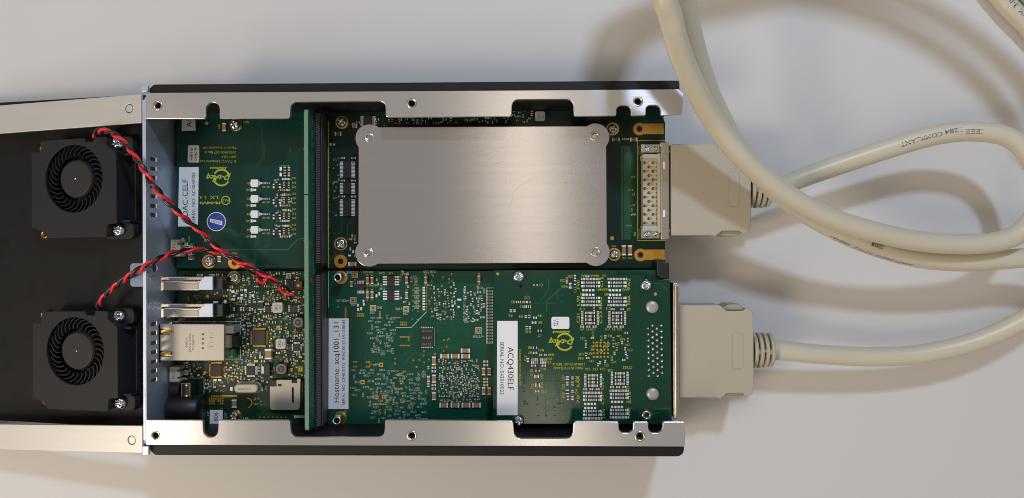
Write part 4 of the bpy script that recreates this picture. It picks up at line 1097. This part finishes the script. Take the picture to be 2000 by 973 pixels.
# order corners: TL, TR, BR, BL in photo rows (y down)
mb = MB(); mb.pplate([out]+[circ(x, y, r, 18) for x, y, r in hol], hz-8, hz, 0, .9)
pl = mb.build('plate', ['spreader'], hs)
for i, (x, y, r) in enumerate(hol):
    q = P(x, y, hz); mb = MB()
    mb.lathe(q.x, q.y, [(r*1.75, hz+.1), (r*1.65, hz+.8), (r*1.15, hz-.6), (r*.9, hz-3), (r*.85, hz-12)], 22)
    mb.cyl(q.x, q.y, r*.9, hz-14, hz-12, 14, 1)
    mb.build('countersunk_ring', ['chrome' if i in (0, 3) else 'nickel', 'hole'], hs)
    mb = MB(); mb.cyl(q.x, q.y, 12, ZB+2, hz-9, 16); mb.build('standoff', ['nickel'], hs)
# fine scratches
mb = MB(); rn = random.Random(9)
for _ in range(14):
    x = rn.uniform(740, 1150); y = rn.uniform(280, 490); a = rn.choice((rn.uniform(-.2, .2), rn.uniform(1.2, 1.9))); l = rn.uniform(6, 22)
    mb.pstrip([(x, y), (x+l*math.cos(a)*.5, y+l*math.sin(a)*.5+rn.uniform(-1, 1)), (x+l*math.cos(a), y+l*math.sin(a))], .35, hz+.12)
mb.pstrip([(1045, 347), (1015, 362), (1003, 375), (999, 395), (996, 412)], .22, hz+.12)
mb.build('scratches', ['capgr'], hs)

# ---- board E: front-right plug-in card, higher
ZE = -64
E = Board('circuit_board', 'green plug-in board with blocks of tiny parts and yellow lettering at the lower right', 'circuit board',
          [(964.5, 528.5), (963, 828), (1312, 828), (1308, 547), (1258, 546), (1257, 538), (1207, 537), (1207, 528)], ZE, ('pcbglossy', 'edge2'), holes=((1017, 559, 3),))
st = E.sticker([(971, 627), (970.5, 811), (1011, 811), (1011, 627)])
E.stext(st, [('ACQ430ELF', 997.5, 720, 84, 11.5, -90), ('SERIAL NO: E43010023', 980.5, 719, 103, 6.8, -90)])
E.screw(1013, 540, 11.5, 0, h=9); E.screw(1014, 823, 10, 0, h=9); E.screw(1262, 557, 11, 0, h=9)
E.post(1263, 811, 9, 0, 0, 9, 12)
E.gd.pdisc(972, 535, 2.8, ZE+.4); E.gd.pdisc(1280, 574.5, 3.2, ZE+.4); 
st = E.sticker([(1077, 619), (1077, 642.5), (1112, 642.5), (1112, 619)], 3.5); E.stext(st, [('4816', 1083, 631, 13, 4.2, 90), ('0461', 1088.5, 631, 13, 4.2, 90), ('R', 1081, 640, 3, 3, 90)][:2])
E.logo(1098, 668, .95)
E.text('2100-0105-001 REV A', 1111, 711.5, 64, 5, 180, 1); E.text('MADE IN SCOTLAND', 1110, 719, 58, 5, 180, 1)
E.take(1111, 715, 68, 16); E.take(1098, 664, 60, 50)
E.text('D-TACQ SOLUTIONS LTD', 1015.5, 718, 70, 4, -90, 1)
# studs
for (x, y) in ((1274.5, 600), (1275.5, 770.5)):
    q = P(x, y, ZE+8); mb = MB(); mb.lathe(q.x, q.y, [(12.6, ZE+.5), (12.6, ZE+5), (11, ZE+7.5), (5, ZE+8), (.01, ZE+8)], 24)
    mb.build('solder_stud', ['indsil'], E.root, label=None); E.take(x, y, 26, 26)
# pin field
pc = [(1266, 642), (1274.5, 636), (1283, 642), (1292, 636)]
def pinf(mb): mb.lathe(0, 0, [(3.6, 0), (3.2, 2), (2, 4.2), (.9, 5.2), (.01, 5.3)], 12)
for ci, (x, y0) in enumerate(pc):
    for r_ in range(9):
        y = y0+r_*11.6
        q = P(x+r_*.25, y, ZE+4); inst('spin', 'solder_pin', ['solder'], pinf, (q.x, q.y, ZE+.1), E.root)
E.take(1280, 688, 36, 116)
# small part blocks
def block_a(cx, cy, flip=1):
    w = 5.0
    for j, row in enumerate(((-1, 1, -2, -2, 1, -1), (0, 3, 2, 2, 3, 0), (0, 3, 2, 2, 3, 0), (9, 9, 9, 9))):
        y = cy+flip*(-11+j*7)
        if len(row) == 6:
            for i, t in enumerate(row):
                x = cx-16+i*6.4
                if j == 0: E.small(x, y, 5.6, 4, 2, True)
                elif i in (0, 5): E.pad(x, y, 4.2, 4.4, 5); E.take(x, y, 5, 5)
                else: E.small(x, y, 5, 3.6, (3 if t == 3 else 2), True)
        else:
            for i in range(4): x = cx-14+i*6.4; E.pad(x, y+1, 4.2, 4.2, 5); E.take(x, y, 5, 5)
def block_b(cx, cy):
    for j in range(4):
        y = cy-10+j*6.7
        for i in range(4):
            x = cx-15+i*10.2
            if i in (0, 3): E.small(x, y, 4, 5.6, 2, True)
            else: E.small(x, y, 8.5, 4, 2 if j in (0, 3) else (1 if i == 1 else 3), True)
    for i in range(3): E.small(cx-15+i*12, cy+17, 7, 3.6, 0, True)
for x, y, f in ((1153.5, 556, 1), (1205.5, 556, 1), (1153.5, 585, -1), (1205.5, 585, -1), (1157, 778, 1), (1209.5, 774, 1), (1157, 806, -1), (1209.5, 804, -1)): block_a(x, y, f)
for x, y in ((1152, 621), (1205, 621), (1158, 743), (1210, 739)): block_b(x, y)
for x, y, l, t in ((1153, 539, 34, 'RBA1A1A1AA1'), (1177, 551, 20, 'C12'), (1175, 592, 24, 'RBB2'), (1175, 620, 24, 'C23'), (1230, 555, 22, '7A2'), (1230, 586, 18, 'RNA'), (1178, 750, 24, 'C95'), (1231, 776, 20, 'C15'), (1230, 806, 20, 'NA5'), (1179, 780, 20, 'C77'), (1180, 808, 16, '1SN'), (1131, 556, 16, 'FV0'), (1131, 588, 18, 'L9J'), (1131, 622, 18, 'C21'), (1131, 745, 22, 'RAA'), (1131, 780, 16, '78')):
    if l == 34: E.text(t, x, y, l, 5, 180, 1)
    else: E.text(t, x-1.8, y, l, 5.5, 90, 1); 
for x, y, t in ((1172, 566, 'R4A1'), (1185, 566, 'A65'), (1222, 566, 'RAA2'), (1140, 575, 'GNB1'), (1187, 575, 'RNB2'), (1137, 604, 'C18'), (1188, 603, 'C16'), (1228, 604, 'C8'), (1137, 643, 'C9'), (1148, 643, 'T7'), (1158, 643, 'C19'), (1186, 643, 'C22'), (1199, 643, 'T3'), (1210, 643, 'C26'), (1180, 539, 'U3'), (1148, 721, 'C64'), (1163, 721, 'C54'), (1177, 721, 'C24'), (1192, 724, 'C25'), (1220, 718, 'E3'), (1230, 718, 'C73'), (1226, 757, 'CB'), (1228, 786, 'A66')):
    E.text(t, x, y, len(t)*3.2, 5, 180, 1); E.take(x, y, 10, 5)
for x, y in ((1157, 660), (1144, 668), (1182, 658), (1144, 676), (1198, 674), (1198, 662), (1223, 650), (1226, 664), (1215, 669), (1221, 681), (1222, 690), (1225, 697), (1218, 703), (1200, 690), (1144, 692), (1148, 699), (1172, 708), (1182, 706), (1168, 712), (1225, 720), (1147, 540), (1160, 604), (1197, 604), (1215, 604)):
    E.small(x, y, *((6, 3.2) if (x+y) % 2 else (3.2, 6)), kind=(2, 1, 3)[(x*y) % 3])
E.texts(1136, 652, 1235, 715, 22, 1, 4.6, (180, 180, 90), 'CR', 10, 99)
for i in range(5):
    for j in range(5): E.gd.pdisc(1159.5+i*7, 669+j*7, 2, ZE+.4, 0, 8)
for (x, y, w, h) in ((1046, 557, 8, 3.4), (1011, 590, 6, 4), (1019, 590, 6, 4), (1026, 590, 6, 4), (1033, 590, 6, 4), (1027, 599, 5, 5), (1034, 599, 5, 5), (998, 607, 4.5, 5), (1005, 607, 4.5, 5), (1027, 618.5, 4.5, 5), (1034, 618.5, 4.5, 5), (1045, 620.5, 7, 4), (1043, 630, 9, 4), (1029, 640, 5, 6), (1035, 640, 4, 6), (1054, 646, 7, 4), (1045, 679, 8, 3.6), (1045, 689, 8, 3.6), (1056, 693, 5, 3.5), (1065, 693, 5, 3.5),
                     (1031, 703, 4, 8), (1041, 702, 5, 5), (1047.5, 702, 5, 5), (1058, 702, 5, 5), (1064.5, 702, 5, 5), (1040, 708, 5, 5), (1047, 708, 5, 5), (1058, 708, 5, 5), (1064, 708, 5, 5), (1042, 714, 8, 3.6), (1062, 714, 8, 3.6), (1050, 724, 8, 3.6), (1048, 735, 9, 6), (1050, 752, 9, 7), (1049, 764, 8, 3.6),
                     (1107, 545, 4, 5), (1107, 551, 4, 5), (1123, 541, 3.6, 8), (1123, 552, 4, 9), (1113.5, 558, 5, 11), (1108, 738, 6, 7), (1118, 738, 4, 5), (1108, 749, 4, 7), (1118, 749, 4, 7), (1108, 765, 6, 8), (1118, 764, 4, 5), (1109, 777, 4, 8), (1118, 777, 4, 8)):
    E.small(x, y, w, h, kind=E.rnd.choice((1, 2, 3, 2)))
for x, y, t, r in ((1057, 557, 'C3', 180), (1029, 582, 'L12', 180), (1002, 590, 'R2', 180), (1019, 599, 'R1', 180), (997, 617, 'R3', 180), (1017, 618.5, 'R4', 180), (1054, 617, 'R6', 180), (1055, 630, 'R5', 180), (1031, 648, 'R15', 180), (1054, 656, 'C7', 180), (1114, 540, 'C55', 180), (1099, 548, 'C56', 180), (1103, 560, 'R42', 180), (1123, 566, 'L11', 90), (1035, 679, 'R8', 180), (1035, 689, 'R7', 180), (1057, 684, 'R41', 180), (1076, 693, 'R40', 180), (1073, 701, 'R55', 180), (1071, 708, 'L24', 180), (1026, 700, 'C13', 90), (1038, 728, 'C120', 90), (1040, 753, 'R2', 90), (1058, 735, 'C57', 90), (1058, 752, 'R25', 90), (1062, 765, 'C42', 180), (1061, 721, 'R12', 180), (1100, 738, 'C17', 90), (1100, 755, 'C22', 90), (1126, 740, 'R54', 90), (1126, 765, 'C14', 90), (1100, 772, 'R28', 90), (1135, 692, 'C45', 180), (1134, 700, 'R58', 180)):
    E.text(t, x, y, len(t)*3.4, 5, r, 1)
E.bundle([(1071.5, 545), (1071.5, 566), (1055, 588)], 1, 1, 1.4, 1); E.bundle([(1096, 552), (1096, 562), (1068, 588), (1068, 608)], 1, 1, 1.8, 1)
for p_ in ([(1052, 740), (1075, 740), (1090, 735), (1090, 770), (1083, 778), (1066, 780), (1066, 815)], [(1095, 745), (1092, 790)], [(1270, 553), (1291, 554), (1302, 566)], [(1303, 790), (1290, 806), (1270, 808)]): E.tr.pstrip(p_, 1.2, ZE+.15, 1)
E.rtraces(1015, 560, 1130, 625, 5, 0); E.rtraces(1020, 730, 1120, 815, 8, 0)
for x, y in ((1024, 742), (1024, 748), (1023, 759), (1023, 765), (1024, 784), (1024, 789), (1030, 789), (1050, 776), (1050, 781), (1050, 790), (1051, 812), (1067, 812), (1084, 812), (1083, 795), (1090, 788), (1095, 788), (1100, 788)): E.gd.pdisc(x, y, 1.5, ZE+.3, 1, 8)
E.finish()
# small rear board edge seen past the notch
F = MB(); F.pplate([[(1208, 527.5), (1283, 527.5), (1286, 541), (1291, 546), (1291, 560), (1208, 560)]], -88, -81, 0)
fb = F.build('circuit_board', ['pcb2'], None, label='thin green board edge seen behind the notch beside the black rubber post', cat='circuit board')

# ---- bracket at right of board E
br = thing('connector_bracket', P(1318, 686, -160), 'upright bright steel connector strip between the lower board and the lower plug', 'bracket')
mb = MB()
for (x0, x1, zt_, y0, y1) in ((1311.5, 1315.5, -88, 561, 812), (1316, 1319, -60, 553, 817), (1319.5, 1323, -58, 554, 818), (1323.3, 1326, -72, 557, 812)):
    a = P(x0, y1, zt_); b = P(x1, y0, zt_); mb.plate([rect(a.x, a.y, b.x, b.y, 1.4, 3)], -175, zt_, 0, .9)
mb.build('flange', ['nickel'], br)
mb = MB(); mb.pbox(1309, 575, 1312, 800, -160, -92); mb.build('shell', ['cavity'], br)

# ------------------------------------------------------------------ cables with plugs
def cable(name, label, plugdef, path, r, texts):
    (x0, yT_, yB_, x1, zc_) = plugdef
    ztop = zc_+38; zbot = zc_-38
    root = thing(name, P((x0+x1)/2, (yT_+yB_)/2, zbot), label, 'cable', 'beige shielded cables with flat plugs')
    a = P(x0, yB_, ztop); b = P(x1, yT_, ztop); X0, Y0, X1, Y1 = a.x, a.y, b.x, b.y; w = X1-X0; h = Y1-Y0
    out = [(X0, Y0+1, 2), (X0+w*.50, Y0+1, 3), (X0+w*.55, Y0-1, 4), (X0+w*.64, Y0+10, 4), (X0+w*.86, Y0+10, 4), (X0+w*.90, Y0+4, 4), (X1-3, Y0+8, 3), (X1, Y0+22, 12), (X1, Y1-22, 16), (X1-3, Y1-10, 14), (X0+w*.90, Y1-6, 4), (X0+w*.86, Y1-12, 4), (X0+w*.64, Y1-12, 4), (X0+w*.55, Y1, 4), (X0, Y1, 2)]
    mb = MB(); mb.plate([rpoly(out, 4)], zbot, ztop, 0, 2.2)
    pg = mb.build('plug_body', ['plug'], root)
    for sgn, yb_ in ((1, Y0), (-1, Y1)):
        mb = MB(); mb.plate([rpoly([(X0+w*.56, yb_+sgn*9, 3), (X0+w*.68, yb_-sgn*1, 3), (X0+w*.84, yb_-sgn*1, 5), (X0+w*.90, yb_+sgn*6, 3), (X0+w*.86, yb_+sgn*12, 3), (X0+w*.6, yb_+sgn*12, 3)][::sgn])], zbot+6, ztop-10, 0, 3)
        mb.build('latch_button', ['plugd'], pg)
    mb = MB()
    yc_ = (Y0+Y1)/2+1
    mb.plate([rect(X0+w*.70, yc_-37, X0+w*.855, yc_+37, 4), rect(X0+w*.70+1.6, yc_-35.4, X0+w*.855-1.6, yc_+35.4, 3)], ztop, ztop+.9, 0, .3)
    mb.build('raised_frame', ['plug'], pg)
    # metal nose
    mb = MB(); mb.box(X0-9, Y0+26, X0, Y1-26, zc_-20, zc_+26); mb.box(X0-14, Y0+32, X0-9, Y1-32, zc_-16, zc_+18); mb.build('metal_nose', ['nickel'], pg, bevel=2)
    for yy in (Y0+12, Y1-12):
        mb = MB(); mb.lathe(0, yy, [(.01, X0-12), (5, X0-12), (5, X0)], 12, 0, True, 'x', zc_+20); mb.build('latch_pin', ['nickel'], pg)
    # strain relief
    ym = P(x1, path[0][1], zc_).y
    sr = MB()
    sr.lathe(0, ym, [(27, X1), (24, X1+48), (.01, X1+48)], 24, 1, True, 'x', zc_)
    base_s = sr.build('strain_relief', ['plug', 'brown'], root)
    for i in range(4):
        xx = X1+5+i*11.5; rr = 37.5-i*.6
        q = MB(); q.lathe(0, ym, [(20, xx), (rr-1.2, xx), (rr, xx+1.2), (rr, xx+5.6), (rr-1.2, xx+6.8), (20, xx+6.8)], 28, 0, True, 'x', zc_); q.build('relief_ring', ['plug'], base_s)
    q = MB()
    for i in range(3): q.box(X1+11+i*11.5, ym-5+4*(i % 2), X1+18+i*11.5, ym+5, zc_, zc_+31)
    q.build('relief_web', ['plug'], base_s)
    pts = [Vector((X1+34, ym, zc_)), Vector((X1+60, ym, zc_))]+[q_ if isinstance(q_, Vector) else P(*q_) for q_ in path[1:]]
    C_ = catmull(pts, 7)
    mb = MB(); tube(mb, C_, r, 28, 0)
    cb = mb.build('cable_jacket', ['cable'], root)
    # ink along the jacket
    Fm = frames(C_); L_ = [0]
    for i in range(1, len(C_)): L_.append(L_[-1]+(C_[i]-C_[i-1]).length)
    def proj(p):
        d = p-CAM; t = -D/d.dot(ZA); return (1000+d.dot(RV)*t, 486.5-d.dot(UV)*t)
    PX = [proj(p) for p in C_]
    for (t, tx, ty, ln, hh, ang, flip, rng) in texts:
        cand = [i for i in range(len(C_)) if rng[0] <= L_[i]/L_[-1] <= rng[1]]
        ic = min(cand, key=lambda i: (PX[i][0]-tx)**2+(PX[i][1]-ty)**2)
        gv, gf = glyphs(t, 2); ink = MB()
        o = []
        for a_, b_ in gv:
            sg = -1 if flip else 1
            s_ = L_[ic]+a_*ln*1.1*sg; off = b_*hh*1.2*sg
            j = max(0, min(len(C_)-2, next((k for k in range(max(ic-30, 0), len(C_)-1) if L_[k+1] > s_), len(C_)-2)))
            f = (s_-L_[j])/(L_[j+1]-L_[j]); c_ = C_[j].lerp(C_[j+1], f); fr = Fm[j]; fr2 = Fm[j+1]
            sd = fr[1].lerp(fr2[1], f); up = fr[2].lerp(fr2[2], f)
            aa = math.radians(ang)+off/r; o.append(c_+(sd*math.cos(aa)+up*math.sin(aa))*(r+.25))
        ink.add(o, gf, 0); ink.build('printed_text', ['inkblue'], cb)
    return root, C_, PX
R_C = 20.3
KEY = Vector((1290, 3200, 4300))
def SH(px, py, z):      # point at height z whose shadow from the window light falls on the table at photo pixel px, py
    w = P(px, py, TABLE); return w+(KEY-w)*((z-TABLE)/(KEY.z-TABLE))
pathA = [(1512, 372, -108), (1560, 350, -98), (1640, 322, -92), (1740, 289, -88), (1830, 264, -86), (1900, 257, -82), (1968, 268, -76), (2012, 306, -72), (2031, 365, -70), (2020, 424, -68), (1975, 464, -64), (1900, 477, -58), (1800, 472, -44), (1700, 451, -26), (1610, 421, -8), (1530, 376, 12), (1455, 312, 36), (1395, 238, 66), (1343, 140, 135), (1311, 40, 200), (1299, -60, 235),
         SH(1172, 105, 250), SH(1205, 55, 250), SH(1280, 20, 246), SH(1380, 4, 238), SH(1500, -8, 222), SH(1600, 2, 205), SH(1720, 38, 180), SH(1820, 90, 145), SH(1900, 150, 110), SH(1965, 225, 70), SH(2010, 310, 30), (2240, 200, -20), (2350, 290, -90), (2520, 260, -150), (2600, 60, -190), (2480, -180, -194), (2250, -270, -194), (2050, -210, -194), (1935, -120, -194), (1925, -50, -194), (1965, 8, -194), (2015, 60, -194), (2090, 150, -194), (2180, 260, -194)]
pathB = [(1524, 684, -112), (1600, 692, -120), (1700, 697, -128), (1790, 693, -130), (1880, 675, -126), (1960, 645, -120), (2040, 600, -112), (2090, 550, -106), (2080, 515, -102), (2030, 503, -100), (1960, 507, -98), (1880, 511, -94), (1800, 505, -84), (1720, 485, -66), (1640, 453, -48), (1560, 407, -28), (1492, 350, -4), (1440, 285, 22), (1392, 200, 60), (1358, 100, 105), (1338, 0, 150), (1336, -110, 190),
         SH(1215, 120, 215), SH(1245, 80, 222), SH(1310, 45, 220), SH(1400, 22, 212), SH(1510, 0, 200), SH(1610, -22, 185), SH(1720, -12, 170), SH(1820, 25, 140), SH(1910, 82, 105), SH(1985, 150, 65), SH(2050, 235, 20), (2340, 80, -40), (2480, 160, -110), (2640, 100, -170), (2700, -100, -194), (2560, -300, -194), (2250, -360, -160), (2010, -280, -165), (1935, -170, -188), (1952, -90, -196), (1999, -20, -196), (2052, 35, -196), (2120, 110, -196), (2230, 230, -196)]
cable('shielded_cable', 'beige cable of the upper plug, which lies in shade under the crossing strands', (1311, 281, 461, 1467, -106), pathA, R_C,
      [('COMPLIANT', 1790, 277, 78, 8, 90, True, (0, .4)), ('1284', 1855, 261, 30, 8, 95, True, (0, .4)), ('IEEE', 1896, 256, 30, 8, 80, True, (0, .4)), ('AWM  3-05', 1985, 20, 70, 9, 90, True, (.85, 1))])
cable('shielded_cable', 'beige cable leaving the lower unshaded plug and sweeping to the right edge', (1327, 596, 778, 1472, -112), pathB, R_C,
      [('IEEE', 1932, 500, 26, 7, 90, False, (.2, .5)), ('1284', 1974, 498, 24, 7, 90, False, (.2, .5)), ('AWM 20276  STYLE  E88441', 1740, 480, 170, 5, 150, False, (.2, .5)), ('VW-1  80C  30V', 1450, 300, 140, 6, 20, True, (.4, .62)), ('VW-1  30V', 1950, 12, 70, 9, 90, True, (.85, 1))])
